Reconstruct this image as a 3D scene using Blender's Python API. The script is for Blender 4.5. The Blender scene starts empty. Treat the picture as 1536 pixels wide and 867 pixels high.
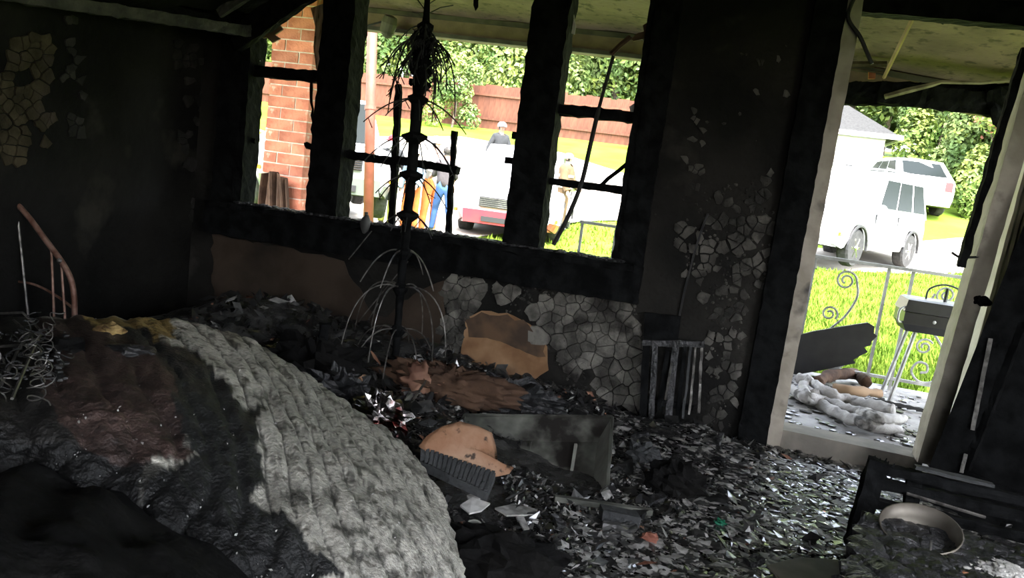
import bpy, bmesh, math, random
import numpy as np
from mathutils import Vector, Matrix, noise as mnoise

rnd = random.Random(7)
rng = np.random.default_rng(7)
SC = bpy.context.scene
COL = SC.collection
V = Vector

# ------------------------------------------------------------------ camera
FPX, IW, IH = 1155.0, 1536.0, 867.0
YAW, PITCH, ROLL = math.radians(14.5), math.radians(-8.6), math.radians(7.4)
EYE = V((0, 0, 1.2))
fwd = V((-math.sin(YAW) * math.cos(PITCH), math.cos(YAW) * math.cos(PITCH), math.sin(PITCH)))
r0 = V((math.cos(YAW), math.sin(YAW), 0))
u0 = r0.cross(fwd)
CR = math.cos(ROLL) * r0 + math.sin(ROLL) * u0
CU = -math.sin(ROLL) * r0 + math.cos(ROLL) * u0
cam = bpy.data.cameras.new('camera')
cam.sensor_width = 36.0
cam.lens = 36.0 * FPX / IW
cam.clip_start = 0.05
cam.clip_end = 300
camo = bpy.data.objects.new('camera', cam)
COL.objects.link(camo)
camo.matrix_world = Matrix(((CR.x, CU.x, -fwd.x, EYE.x), (CR.y, CU.y, -fwd.y, EYE.y), (CR.z, CU.z, -fwd.z, EYE.z), (0, 0, 0, 1)))
SC.camera = camo

# ------------------------------------------------------------------ light
SKY_STRENGTH = 2.6
SUN_ENERGY = 14.0
world = bpy.data.worlds.new('world')
SC.world = world
world.use_nodes = True
nt = world.node_tree
bg = nt.nodes['Background']
sky = nt.nodes.new('ShaderNodeTexSky')
sky.sky_type = 'NISHITA'
sky.sun_disc = False
sky.sun_elevation = math.radians(58)
sky.sun_rotation = math.radians(160)
sky.air_density = 1.0
sky.dust_density = 4.0
sky.ozone_density = 1.0
hsv = nt.nodes.new('ShaderNodeHueSaturation')
hsv.inputs['Saturation'].default_value = 0.45
nt.links.new(sky.outputs[0], hsv.inputs['Color'])
nt.links.new(hsv.outputs[0], bg.inputs['Color'])
bg.inputs['Strength'].default_value = SKY_STRENGTH
sun = bpy.data.lights.new('sun', 'SUN')
sun.energy = SUN_ENERGY
sun.angle = math.radians(12)
sun.color = (1.0, 0.97, 0.9)
suno = bpy.data.objects.new('sun', sun)
COL.objects.link(suno)
SUN_FROM = V((0.55, -0.35, 1.15))
suno.rotation_euler = (-SUN_FROM).to_track_quat('-Z', 'Y').to_euler()
suno.location = (0, 0, 30)
SC.view_settings.view_transform = 'Standard'
SC.view_settings.look = 'None'
SC.view_settings.gamma = 1.0
SC.view_settings.exposure = 0.0
SC.view_settings.use_curve_mapping = False
SC.cycles.max_bounces = 8
SC.cycles.diffuse_bounces = 5
SC.cycles.sample_clamp_indirect = 12.0
SC.cycles.caustics_reflective = False
SC.cycles.caustics_refractive = False

# ------------------------------------------------------------------ placing helpers
def ray(x, y):
    return fwd * FPX + CR * (x - IW / 2) - CU * (y - IH / 2)
def at_y(x, y, Y):
    d = ray(x, y); return EYE + d * (Y / d.y)
def at_x(x, y, X):
    d = ray(x, y); return EYE + d * (X / d.x)
def at_z(x, y, z):
    d = ray(x, y); return EYE + d * ((z - EYE.z) / d.z)
def at_d(x, y, dist):
    d = ray(x, y); return EYE + d * (dist / FPX)
GY = [0, 6.2, 10, 14, 18, 22, 30, 40, 60, 90]
GZ = [-.32, -.32, -.1, .06, .2, .9, 2.55, 4.0, 6.0, 7.0]
def ground(x, y):
    return float(np.interp(y, GY, GZ))
def at_g(x, y):
    d = ray(x, y); d = d / d.y
    t = 6.2
    while t < 88:
        p = EYE + d * t
        if p.z <= ground(p.x, p.y): return V((p.x, p.y, ground(p.x, p.y)))
        t += .05
    p = EYE + d * 60
    return V((p.x, p.y, ground(p.x, p.y)))

# ------------------------------------------------------------------ materials
def lin(c):
    return tuple(((v / 255) / 12.92 if v / 255 <= .04045 else ((v / 255 + .055) / 1.055) ** 2.4) for v in c)
MATS = {}
def mat(name, c1, c2=None, scale=6.0, rough=.7, metal=0.0, bump=0.0, bscale=30.0, spec=.4, detail=5.0, c3=None, s3=2.0, t3=(.55, .62),
        coat=0.0, alpha=None, objrand=0.0, stretch=None, trans=0.0, rough2=None, t=(.4, .6), kind='noise', attr=None):
    if name in MATS: return MATS[name]
    m = bpy.data.materials.new(name); m.use_nodes = True
    n = m.node_tree.nodes; L = m.node_tree.links
    b = n['Principled BSDF']
    b.inputs['Roughness'].default_value = rough
    b.inputs['Metallic'].default_value = metal
    b.inputs['Specular IOR Level'].default_value = spec
    b.inputs['Coat Weight'].default_value = coat
    b.inputs['Coat Roughness'].default_value = .06
    tc = n.new('ShaderNodeTexCoord'); mp = n.new('ShaderNodeMapping')
    L.new(tc.outputs['Object'], mp.inputs['Vector'])
    if stretch: mp.inputs['Scale'].default_value = stretch
    col = None
    if c2 is not None:
        nz = n.new('ShaderNodeTexNoise'); nz.inputs['Scale'].default_value = scale; nz.inputs['Detail'].default_value = detail
        L.new(mp.outputs[0], nz.inputs['Vector'])
        rp = n.new('ShaderNodeValToRGB')
        rp.color_ramp.elements[0].position = t[0]; rp.color_ramp.elements[0].color = (*c1, 1)
        rp.color_ramp.elements[1].position = t[1]; rp.color_ramp.elements[1].color = (*c2, 1)
        L.new(nz.outputs['Fac'], rp.inputs['Fac']); col = rp.outputs['Color']
        if rough2 is not None:
            mr = n.new('ShaderNodeMapRange'); mr.inputs[1].default_value = t[0]; mr.inputs[2].default_value = t[1]
            mr.inputs[3].default_value = rough; mr.inputs[4].default_value = rough2
            L.new(nz.outputs['Fac'], mr.inputs[0]); L.new(mr.outputs[0], b.inputs['Roughness'])
    if c3 is not None:
        n3 = n.new('ShaderNodeTexNoise'); n3.inputs['Scale'].default_value = s3; n3.inputs['Detail'].default_value = 6
        L.new(mp.outputs[0], n3.inputs['Vector'])
        r3 = n.new('ShaderNodeMapRange'); r3.inputs[1].default_value = t3[0]; r3.inputs[2].default_value = t3[1]
        L.new(n3.outputs['Fac'], r3.inputs[0])
        mx = n.new('ShaderNodeMix'); mx.data_type = 'RGBA'
        L.new(r3.outputs[0], mx.inputs['Factor'])
        if col is None: mx.inputs['A'].default_value = (*c1, 1)
        else: L.new(col, mx.inputs['A'])
        mx.inputs['B'].default_value = (*c3, 1); col = mx.outputs['Result']
    if attr:
        at = n.new('ShaderNodeAttribute'); at.attribute_name = attr
        if col is None: col = at.outputs['Color']
        else:
            mx = n.new('ShaderNodeMix'); mx.data_type = 'RGBA'; mx.blend_type = 'MULTIPLY'; mx.inputs['Factor'].default_value = 1
            L.new(at.outputs['Color'], mx.inputs['A']); L.new(col, mx.inputs['B']); col = mx.outputs['Result']
    if objrand > 0:
        oi = n.new('ShaderNodeObjectInfo'); mr = n.new('ShaderNodeMapRange')
        mr.inputs[3].default_value = 1 - objrand; mr.inputs[4].default_value = 1 + objrand
        L.new(oi.outputs['Random'], mr.inputs[0])
        hs = n.new('ShaderNodeHueSaturation'); L.new(mr.outputs[0], hs.inputs['Value'])
        if col is None: hs.inputs['Color'].default_value = (*c1, 1)
        else: L.new(col, hs.inputs['Color'])
        col = hs.outputs['Color']
    if col is None: b.inputs['Base Color'].default_value = (*c1, 1)
    else: L.new(col, b.inputs['Base Color'])
    if bump > 0:
        if kind == 'voronoi':
            bt = n.new('ShaderNodeTexVoronoi'); bt.feature = 'DISTANCE_TO_EDGE'; o = bt.outputs['Distance']
        else:
            bt = n.new('ShaderNodeTexNoise'); bt.inputs['Detail'].default_value = 6; o = bt.outputs['Fac']
        bt.inputs['Scale'].default_value = bscale
        L.new(mp.outputs[0], bt.inputs['Vector'])
        bp = n.new('ShaderNodeBump'); bp.inputs['Strength'].default_value = bump; bp.inputs['Distance'].default_value = .02
        L.new(o, bp.inputs['Height']); L.new(bp.outputs[0], b.inputs['Normal'])
    if trans: b.inputs['Transmission Weight'].default_value = trans
    if alpha is not None: b.inputs['Alpha'].default_value = alpha
    MATS[name] = m
    return m

CHAR = mat('charred_wood', (.0030, .0032, .0034), (.0085, .009, .0095), 14, .85, bump=.45, bscale=38, spec=.07)
CHARG = mat('charred_glossy', (.012, .0125, .013), (.045, .045, .047), 20, .38, bump=.7, bscale=60, spec=.5)
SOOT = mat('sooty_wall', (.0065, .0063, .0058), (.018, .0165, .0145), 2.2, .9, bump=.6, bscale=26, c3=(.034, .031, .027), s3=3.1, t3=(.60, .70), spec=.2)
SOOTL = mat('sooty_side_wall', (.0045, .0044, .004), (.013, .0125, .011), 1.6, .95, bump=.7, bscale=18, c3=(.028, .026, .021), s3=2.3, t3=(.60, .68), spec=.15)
SOOTC = mat('sooty_ceiling', (.007, .007, .0065), (.018, .018, .016), 3, .95, bump=.6, bscale=20, spec=.1)
PLASTER = mat('cracked_plaster', (.065, .062, .055), (.16, .152, .134), 11, .9, bump=.5, bscale=60, c3=(.022, .02, .018), s3=5, t3=(.5, .64), objrand=.3, spec=.2)
PLASTERK = mat('sooted_plaster', (.014, .0135, .012), (.032, .03, .027), 9, .9, bump=.5, bscale=60, c3=(.02, .02, .018), s3=7, t3=(.5, .65), objrand=.3, spec=.2)
PLASTERM = mat('mottled_plaster', (.035, .034, .030), (.095, .09, .08), 9, .9, bump=.5, bscale=60, c3=(.025, .024, .022), s3=6, t3=(.5, .64), objrand=.3, spec=.2)
PLASTERT = mat('warm_plaster', (.028, .023, .013), (.058, .047, .028), 9, .9, bump=.6, bscale=40, c3=(.05, .04, .03), s3=5, t3=(.55, .66), objrand=.2, spec=.2)
BROWN = mat('brown_board', (.035, .024, .017), (.055, .039, .028), 4, .85, bump=.15, bscale=40, c3=(.013, .011, .009), s3=2.2, t3=(.52, .7), spec=.25)
TAN = mat('scorched_tan_board', (.20, .105, .05), (.34, .20, .11), 5, .75, bump=.25, bscale=30, c3=(.06, .035, .022), s3=3, t3=(.54, .7), spec=.3)
TANH = mat('tan_hide', (.26, .13, .07), (.36, .22, .14), 6, .7, bump=.5, bscale=24, c3=(.04, .025, .016), s3=16, t3=(.58, .63), spec=.3)
FLOORM = mat('burnt_wet_floor', (.010, .010, .010), (.045, .044, .042), 12, .14, rough2=.4, bump=.7, bscale=45, spec=.6)
FLAKE = [mat('flake_black', (.008, .008, .008), (.022, .022, .022), 30, .3, spec=.8, coat=1.0),
         mat('flake_grey', (.035, .035, .034), (.09, .088, .084), 30, .3, spec=.7, coat=1.0),
         mat('flake_pale', (.20, .195, .18), (.42, .41, .39), 30, .55, spec=.4),
         mat('flake_rust', (.14, .05, .03), (.25, .13, .08), 30, .6, spec=.4)]
IRON = mat('rusty_iron', (.16, .075, .05), (.33, .20, .155), 18, .5, metal=.35, bump=.2, bscale=80)
WIRE = mat('burnt_wire', (.07, .066, .06), (.2, .19, .175), 25, .4, metal=.6)
DARKWIRE = mat('black_wire', (.012, .012, .013), (.03, .03, .03), 25, .6)
STEEL = mat('burnt_steel', (.09, .093, .08), (.24, .245, .21), 5, .42, metal=.35, bump=.25, bscale=14, c3=(.025, .022, .02), s3=4, t3=(.5, .65))
FOIL = mat('crumpled_foil', (.5, .45, .45), (.8, .78, .76), 12, .18, metal=1.0, c3=(.3, .08, .07), s3=9, t3=(.58, .62))
GREYRUB = mat('grey_rubber', (.03, .032, .033), (.05, .052, .053), 10, .8, bump=.4, bscale=60)
CLOTHK = mat('charred_blanket', (.0035, .0035, .0035), (.009, .0085, .008), 5, .95, bump=.5, bscale=50, spec=.15)
CREAM = mat('cream_jamb_paint', (.30, .265, .21), (.42, .375, .31), 7, .6, bump=.15, bscale=40, c3=(.06, .055, .05), s3=5, t3=(.58, .7))
SILLM = mat('grey_threshold', (.17, .155, .13), (.25, .225, .185), 6, .7, bump=.2, bscale=30, c3=(.035, .033, .03), s3=3.5, t3=(.55, .7))
BRICK = mat('red_brick', (.34, .105, .06), (.48, .17, .10), 9, .85, bump=.4, bscale=60, objrand=.25, c3=(.5, .36, .27), s3=12, t3=(.66, .74))
MORTAR = mat('pale_mortar', (.46, .39, .32), (.60, .52, .44), 20, .9, bump=.4, bscale=60)
PCEIL = mat('porch_ceiling_paint', (.12, .084, .074), (.17, .12, .105), 4, .85, bump=.5, bscale=26, c3=(.06, .045, .037), s3=14, t3=(.56, .66))
PBEAM = mat('porch_beam_paint', (.15, .105, .086), (.20, .142, .116), 8, .8, bump=.3, bscale=30)
CONC = mat('porch_concrete', (.22, .21, .20), (.36, .345, .33), 7, .6, bump=.3, bscale=40, c3=(.06, .06, .06), s3=8, t3=(.58, .68), spec=.5)
GRASS = mat('lawn', (.075, .13, .012), (.135, .20, .02), .7, .9, bump=.4, bscale=14, spec=.1)
BLADE = mat('grass_blades', (.085, .15, .012), (.15, .22, .025), 2.2, .8, spec=.15)
DRIVE = mat('pale_driveway', (.26, .235, .20), (.34, .315, .27), 1.2, .85, bump=.2, bscale=8)
LEAF = [mat('leaf_bright', (.11, .17, .035), (.21, .26, .06), .9, .6, spec=.25),
        mat('leaf_mid', (.07, .125, .035), (.14, .19, .06), .9, .6, spec=.25),
        mat('leaf_dark', (.035, .07, .025), (.075, .12, .04), .9, .6, spec=.25)]
FLOWER = mat('pink_flowers', (.35, .11, .08), (.42, .2, .14), 3, .7)
BARK = mat('bark', (.06, .045, .035), (.11, .085, .065), 12, .9, bump=.6, bscale=30)
FENCEM = mat('brown_fence', (.075, .025, .013), (.105, .038, .021), 3, .85, bump=.3, bscale=20, objrand=.18, stretch=(6, 6, 1))
POSTM = mat('rust_red_post', (.115, .030, .016), (.15, .042, .024), 6, .6, bump=.15, bscale=30)
WHITE = mat('white_paint', (.66, .66, .65), (.76, .76, .75), 3, .5, spec=.5)
SHINGLE = mat('grey_shingle', (.016, .0165, .017), (.028, .0285, .029), 14, .9, bump=.4, bscale=30)
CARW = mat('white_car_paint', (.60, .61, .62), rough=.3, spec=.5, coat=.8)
CARS = mat('silver_car_paint', (.55, .57, .58), rough=.28, metal=.5, coat=.8)
CARG = mat('grey_green_car_paint', (.10, .115, .10), rough=.35, coat=.5)
CARR = mat('red_bumper_paint', (.30, .03, .045), rough=.3, coat=.8)
GLASSK = mat('dark_car_glass', (.010, .013, .013), rough=.2, spec=.06)
RUBBER = mat('tire_rubber', (.02, .02, .02), (.035, .035, .035), 20, .85)
CHROME = mat('chrome', (.65, .65, .66), rough=.2, metal=1.0)
TRIMK = mat('black_trim', (.02, .02, .022), rough=.5)
REDL = mat('red_lamp', (.55, .01, .015), rough=.15, coat=.6)
AMBER = mat('amber_lamp', (.75, .30, .02), rough=.2, coat=.6)
CLEARL = mat('clear_lamp', (.6, .62, .62), rough=.1, spec=.8, coat=.5)
BLACKM = mat('black_enamel', (.012, .012, .013), (.02, .02, .02), 10, .35, spec=.5)
LIDM = mat('pale_grill_lid', (.42, .43, .44), (.55, .56, .57), 5, .3, metal=.7, bump=.1, bscale=20)
GALV = mat('galvanised_pipe', (.35, .35, .35), (.5, .5, .5), 12, .45, metal=.6)
WHITEIRON = mat('grey_painted_iron', (.22, .22, .21), (.34, .34, .32), 12, .6)
FABRIC = mat('dirty_fabric', (.30, .285, .27), (.46, .44, .42), 8, .85, bump=.4, bscale=40, c3=(.08, .075, .07), s3=8, t3=(.56, .66))
CARD = mat('brown_cardboard', (.20, .13, .075), (.26, .17, .10), 5, .85)
BROWNCLOTH = mat('brown_cloth', (.045, .023, .013), (.085, .046, .027), 9, .9, bump=.4, bscale=30)
MATTM = mat('mattress_ticking', (.7, .7, .7), (1, 1, 1), 60, .6, bump=.5, bscale=110, attr='tint', spec=.5, c3=(.32, .31, .30), s3=34, t3=(.54, .66))
ASHW = mat('white_ash', (.45, .44, .41), (.62, .61, .58), 30, .8)
SOOTGLASS = mat('sooty_glass', (.30, .285, .24), (.06, .058, .05), 7, .3, spec=.5, alpha=.75, stretch=(5, 5, .7), t=(.42, .58))
SKIN1 = mat('skin_brown', (.22, .115, .075), rough=.55)
SKIN2 = mat('skin_light', (.50, .30, .22), rough=.55)
def cloth(name, c): return mat(name, tuple(v * .75 for v in c), c, 9, .9, bump=.2, bscale=50)

# ------------------------------------------------------------------ mesh building
class MB:
    def __init__(s): s.v = []; s.f = []; s.m = []; s.c = 0
    def add(s, vs, fs, m=0):
        o = len(s.v); s.v.extend([tuple(p) for p in vs]); s.f.extend([tuple(i + o for i in f) for f in fs]); s.m.extend([m] * len(fs)); return s
    def box(s, a, b, m=0):
        x0, y0, z0 = a; x1, y1, z1 = b
        return s.add([(x0, y0, z0), (x1, y0, z0), (x1, y1, z0), (x0, y1, z0), (x0, y0, z1), (x1, y0, z1), (x1, y1, z1), (x0, y1, z1)],
                     [(0, 3, 2, 1), (4, 5, 6, 7), (0, 1, 5, 4), (1, 2, 6, 5), (2, 3, 7, 6), (3, 0, 4, 7)], m)
    def hexa(s, q, m=0):      # eight corners, bottom four then top four
        return s.add(q, [(0, 3, 2, 1), (4, 5, 6, 7), (0, 1, 5, 4), (1, 2, 6, 5), (2, 3, 7, 6), (3, 0, 4, 7)], m)
    def bar(s, p, q, w, d, up=(0, 0, 1), m=0, seg=1, jit=0.0, sub=1):
        p = V(p); q = V(q); t = (q - p).normalized(); a = t.cross(V(up))
        if a.length < 1e-4: a = t.cross(V((0, 1, 0)))
        a.normalize(); b = a.cross(t).normalized()
        prof = []
        for (x0, y0), (x1, y1) in zip([(-1, -1), (1, -1), (1, 1), (-1, 1)], [(1, -1), (1, 1), (-1, 1), (-1, -1)]):
            for k in range(sub): prof.append((x0 + (x1 - x0) * k / sub, y0 + (y1 - y0) * k / sub))
        n = len(prof); vs = []; fs = []
        for i in range(seg + 1):
            c = p + (q - p) * (i / seg)
            for (x, y) in prof:
                pt = c + a * (x * w / 2) + b * (y * d / 2)
                if jit:
                    nv = mnoise.noise_vector(pt * 23.0) * jit + mnoise.noise_vector(pt * 71.0) * jit * .7
                    pt = pt + nv
                vs.append(pt)
        for i in range(seg):
            for k in range(n):
                fs.append((i * n + k, i * n + (k + 1) % n, (i + 1) * n + (k + 1) % n, (i + 1) * n + k))
        fs.append(tuple(range(n - 1, -1, -1))); fs.append(tuple(seg * n + k for k in range(n)))
        return s.add(vs, fs, m)
    def tube(s, pts, r, n=6, m=0, cap=True):
        pts = [V(p) for p in pts]
        rr = r if isinstance(r, (list, tuple)) else [r] * len(pts)
        vs = []; fs = []; prev = None
        for i, p in enumerate(pts):
            t = (pts[min(i + 1, len(pts) - 1)] - pts[max(i - 1, 0)])
            t = t.normalized() if t.length > 1e-9 else V((0, 0, 1))
            if prev is None:
                a = t.orthogonal().normalized()
            else:
                a = prev - t * prev.dot(t)
                a = a.normalized() if a.length > 1e-6 else t.orthogonal().normalized()
            prev = a; b = t.cross(a)
            for k in range(n):
                an = 2 * math.pi * k / n
                vs.append(p + (a * math.cos(an) + b * math.sin(an)) * rr[i])
        for i in range(len(pts) - 1):
            for k in range(n):
                fs.append((i * n + k, i * n + (k + 1) % n, (i + 1) * n + (k + 1) % n, (i + 1) * n + k))
        if cap:
            fs.append(tuple(range(n - 1, -1, -1))); fs.append(tuple((len(pts) - 1) * n + k for k in range(n)))
        return s.add(vs, fs, m)
    def slab(s, outline, n, m=0):   # outline of 3D points extruded along vector n
        k = len(outline); n = V(n)
        vs = [V(p) for p in outline] + [V(p) + n for p in outline]
        fs = [tuple(range(k - 1, -1, -1)), tuple(range(k, 2 * k))] + [(i, (i + 1) % k, (i + 1) % k + k, i + k) for i in range(k)]
        return s.add(vs, fs, m)
    def lathe(s, prof, c, axis=(0, 0, 1), n=16, m=0):
        ax = V(axis).normalized(); a = ax.orthogonal().normalized(); b = ax.cross(a); c = V(c)
        vs = []; fs = []
        for (r, z) in prof:
            for k in range(n):
                an = 2 * math.pi * k / n; vs.append(c + ax * z + (a * math.cos(an) + b * math.sin(an)) * r)
        for i in range(len(prof) - 1):
            for k in range(n): fs.append((i * n + k, i * n + (k + 1) % n, (i + 1) * n + (k + 1) % n, (i + 1) * n + k))
        fs.append(tuple(range(n - 1, -1, -1))); fs.append(tuple((len(prof) - 1) * n + k for k in range(n)))
        return s.add(vs, fs, m)
    def ball(s, c, r, n=10, h=7, m=0, jit=0.0):
        r = r if isinstance(r, (tuple, list, Vector)) else (r, r, r)
        prof = []
        vs = []; fs = []
        for i in range(h + 1):
            ph = math.pi * i / h
            for k in range(n):
                th = 2 * math.pi * k / n
                d = V((math.sin(ph) * math.cos(th), math.sin(ph) * math.sin(th), math.cos(ph)))
                q = 1 + (jit * mnoise.noise(d * 2.3 + V(c) * 3) if jit else 0)
                vs.append(V(c) + V((d.x * r[0] * q, d.y * r[1] * q, d.z * r[2] * q)))
        for i in range(h):
            for k in range(n): fs.append((i * n + k, (i + 1) * n + k, (i + 1) * n + (k + 1) % n, i * n + (k + 1) % n))
        return s.add(vs, fs, m)
    def grid(s, fn, nu, nv, m=0, closed_u=False):
        vs = [fn(i / nu, j / nv) for j in range(nv + 1) for i in range(nu + 1)]
        fs = [(j * (nu + 1) + i, j * (nu + 1) + i + 1, (j + 1) * (nu + 1) + i + 1, (j + 1) * (nu + 1) + i) for j in range(nv) for i in range(nu)]
        return s.add(vs, fs, m)
    def mesh(s, name, mats, off=None, smooth=False):
        me = bpy.data.meshes.new(name)
        v = np.array([tuple(p) for p in s.v], dtype=float)
        if off is not None: v = v - np.array(off)
        me.from_pydata(v.tolist(), [], s.f)
        for m in (mats if isinstance(mats, (list, tuple)) else [mats]): me.materials.append(m)
        if any(s.m): me.polygons.foreach_set('material_index', s.m)
        if smooth: me.polygons.foreach_set('use_smooth', [True] * len(me.polygons))
        me.update()
        return me
    def build(s, name, mats, parent=None, origin=None, smooth=False):
        if parent is not None: off = parent.get('_o', (0, 0, 0))
        else: off = tuple(origin) if origin is not None else (0, 0, 0)
        o = bpy.data.objects.new(name, s.mesh(name, mats, off, smooth)); COL.objects.link(o)
        if parent is not None: o.parent = parent
        else: o.location = off
        o['_o'] = tuple(off)
        return o

def tag(o, label=None, cat=None, group=None, kind=None):
    if label: o['label'] = label
    if cat: o['category'] = cat
    if group: o['group'] = group
    if kind: o['kind'] = kind
    return o
def thing(name, loc, label=None, cat=None, group=None, kind=None):
    o = bpy.data.objects.new(name, None); COL.objects.link(o); o.location = loc; o['_o'] = tuple(loc)
    return tag(o, label, cat, group, kind)
def struct(mb, name, m, label=None, smooth=False):
    return tag(mb.build(name, m, smooth=smooth), label, kind='structure')
def copy_tree(o, parent=None):
    c = o.copy(); COL.objects.link(c)
    if parent is not None: c.parent = parent
    for ch in list(o.children): copy_tree(ch, c)
    return c
def place_part(mesh, name, parent, loc, rot=(0, 0, 0), scale=(1, 1, 1)):
    o = bpy.data.objects.new(name, mesh); COL.objects.link(o); o.parent = parent
    o.location = V(loc) - V(parent.get('_o', (0, 0, 0))); o.rotation_euler = rot; o.scale = scale
    return o
def raw_mesh(name, verts, quads, mats, midx=None, smooth=False):
    me = bpy.data.meshes.new(name)
    nv, nf, k = len(verts), len(quads), quads.shape[1]
    me.vertices.add(nv); me.vertices.foreach_set('co', np.asarray(verts, dtype=np.float32).ravel())
    me.loops.add(nf * k); me.loops.foreach_set('vertex_index', np.asarray(quads, dtype=np.int32).ravel())
    me.polygons.add(nf); me.polygons.foreach_set('loop_start', np.arange(0, nf * k, k, dtype=np.int32))
    for m in mats: me.materials.append(m)
    if midx is not None: me.polygons.foreach_set('material_index', np.asarray(midx, dtype=np.int32))
    me.polygons.foreach_set('use_smooth', np.full(nf, smooth))
    me.update(calc_edges=True); me.validate()
    return me
def raw_obj(name, me, parent=None, loc=(0, 0, 0)):
    o = bpy.data.objects.new(name, me); COL.objects.link(o)
    if parent is not None: o.parent = parent
    o.location = loc
    return o
def spline(pts, n):
    pts = [V(p) for p in pts]; out = []
    for i in range(len(pts) - 1):
        p0 = pts[max(i - 1, 0)]; p1 = pts[i]; p2 = pts[i + 1]; p3 = pts[min(i + 2, len(pts) - 1)]
        for k in range(n):
            t = k / n
            out.append(.5 * ((2 * p1) + (p2 - p0) * t + (2 * p0 - 5 * p1 + 4 * p2 - p3) * t * t + (3 * p1 - p0 - 3 * p2 + p3) * t ** 3))
    out.append(pts[-1]); return out
def in_poly(x, y, poly):
    c = False; j = len(poly) - 1
    for i in range(len(poly)):
        xi, yi = poly[i]; xj, yj = poly[j]
        if (yi > y) != (yj > y) and x < (xj - xi) * (y - yi) / (yj - yi) + xi: c = not c
        j = i
    return c
#@@STRUCTURE

# ------------------------------------------------------------------ the room shell
D = 3.965
CEILZ = 2.45
XL, XR, YB = -3.05, 2.6, -1.7
WX0, WX1, WZ0, WZ1 = -2.80, -.42, .72, 2.24      # the triple window
DX0, DX1, DZ1 = .40, 1.78, 2.22                   # the doorway and the burnt-out gap beside it
b = MB()
for (x0, x1, z0, z1) in [(XL, WX0, 0, CEILZ), (WX0, WX1, 0, WZ0), (WX0, WX1, WZ1, CEILZ), (WX1, DX0, 0, CEILZ), (DX0, DX1, DZ1, CEILZ), (DX1, XR, 0, CEILZ)]:
    b.box((x0, D, z0), (x1, D + .15, z1))
wall_back = struct(b, 'wall_back', SOOT)
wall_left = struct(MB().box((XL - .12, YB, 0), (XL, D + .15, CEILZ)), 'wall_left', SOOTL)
b = MB()
OY0, OY1, OZ0, OZ1 = -1.1, 1.7, .75, 2.2         # unseen opening added beside the camera, sized to let in fill daylight
for (y0, y1, z0, z1) in [(YB, OY0, 0, CEILZ), (OY1, D + .15, 0, CEILZ), (OY0, OY1, 0, OZ0), (OY0, OY1, OZ1, CEILZ)]:
    b.box((XR, y0, z0), (XR + .15, y1, z1))
wall_right = struct(b, 'wall_right', SOOT)
b = MB()
FX0, FX1, FZ0, FZ1 = -.2, 1.2, 1.0, 2.15          # unseen opening added behind the camera to light the window wall
for (x0, x1, z0, z1) in [(XL, FX0, 0, CEILZ), (FX1, XR, 0, CEILZ), (FX0, FX1, 0, FZ0), (FX0, FX1, FZ1, CEILZ)]:
    b.box((x0, YB - .12, z0), (x1, YB, z1))
wall_front = struct(b, 'wall_front', SOOT)
ceiling = struct(MB().box((XL, YB, CEILZ), (XR, D + .15, CEILZ + .1)), 'ceiling', SOOTC)

def hills(x, y):
    h = 0.0
    for (cx, cy, sx, sy, a) in [(-1.75, 3.55, .55, .35, .20), (-1.15, 3.6, .5, .3, .16), (-.6, 3.75, .3, .15, .10), (-.75, 2.55, .35, .3, .05), (.0, 3.6, .28, .22, .12),
                                (-2.3, 3.4, .5, .5, .28), (-.1, 2.2, .5, .4, .04), (-1.2, 3.0, .4, .3, .12), (-2.6, 2.7, .5, .6, .2)]:
        h += a * math.exp(-((x - cx) / sx) ** 2 - ((y - cy) / sy) ** 2)
    return h
def floor_z(x, y):
    return hills(x, y) + .012 * mnoise.noise(V((x * 7, y * 7, 0))) + .008 * mnoise.noise(V((x * 19, y * 19, 3))) + .008
def floor_top(u, v):
    x = XL + u * (XR - XL); y = YB + v * (D - YB); return (x, y, max(0.0, floor_z(x, y)))
b = MB(); b.box((XL, YB, -.3), (XR, D + .15, -.002)); b.grid(floor_top, 190, 190)
floor = struct(b, 'floor', FLOORM, smooth=False)

# door frame: black casing, cream jamb, sill, leaning right jamb
def cbar(b, p, q, w, d, jit=.006, up=(0, 0, 1), m=0, sub=3):
    L = (V(q) - V(p)).length
    return b.bar(p, q, w, d, up, m, seg=max(2, int(L / .035)), jit=jit, sub=sub)
door_frame = thing('door_1', (.75, D, 0), kind='structure')
cbar(MB(), (.315, D - .02, 0), (.315, D - .02, 2.3), .14, .05, up=(0, 1, 0)).build('casing', CHAR, door_frame)
b = MB(); b.bar((.408, D + .05, 0), (.408, D + .05, 2.25), .085, .16, (0, 1, 0), seg=50, jit=.003, sub=2); b.build('left_jamb', CREAM, door_frame)
b = MB(); cbar(b, (DX0, D + .07, DZ1 + .0), (DX1, D + .07, DZ1 - .03), .10, .17); b.build('head', CHAR, door_frame)
b = MB(); b.hexa([(.40, D - .02, 0), (1.10, D - .02, 0), (1.10, D + .16, 0), (.40, D + .16, 0), (.40, D, .108), (1.10, D, .10), (1.10, D + .16, .10), (.40, D + .16, .108)])
b.build('door_sill', SILLM, door_frame)
b = MB()
j0, j1 = at_y(1384, 690, D), at_y(1496, 300, D)
b.bar(j0, j0 + (j1 - j0) * 1.72, .075, .13, (0, 1, 0), seg=40, jit=.003, sub=2); b.build('right_jamb', CREAM, door_frame)
b = MB(); q0, q1 = at_y(1441, 400, D - .06), at_y(1512, 160, D - .06)
cbar(b, q0, q0 + (q1 - q0) * 1.35, .045, .03, .007); b.build('charred_stop', CHAR, door_frame)
b = MB(); b.tube(spline([at_y(1428, 379, D - .02), at_y(1440, 386, D - .05), at_y(1455, 386, D - .06), at_y(1480, 386, D - .05), at_y(1487, 389, D)], 5), .006, 6); b.build('bent_hook', DARKWIRE, door_frame)
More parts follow.
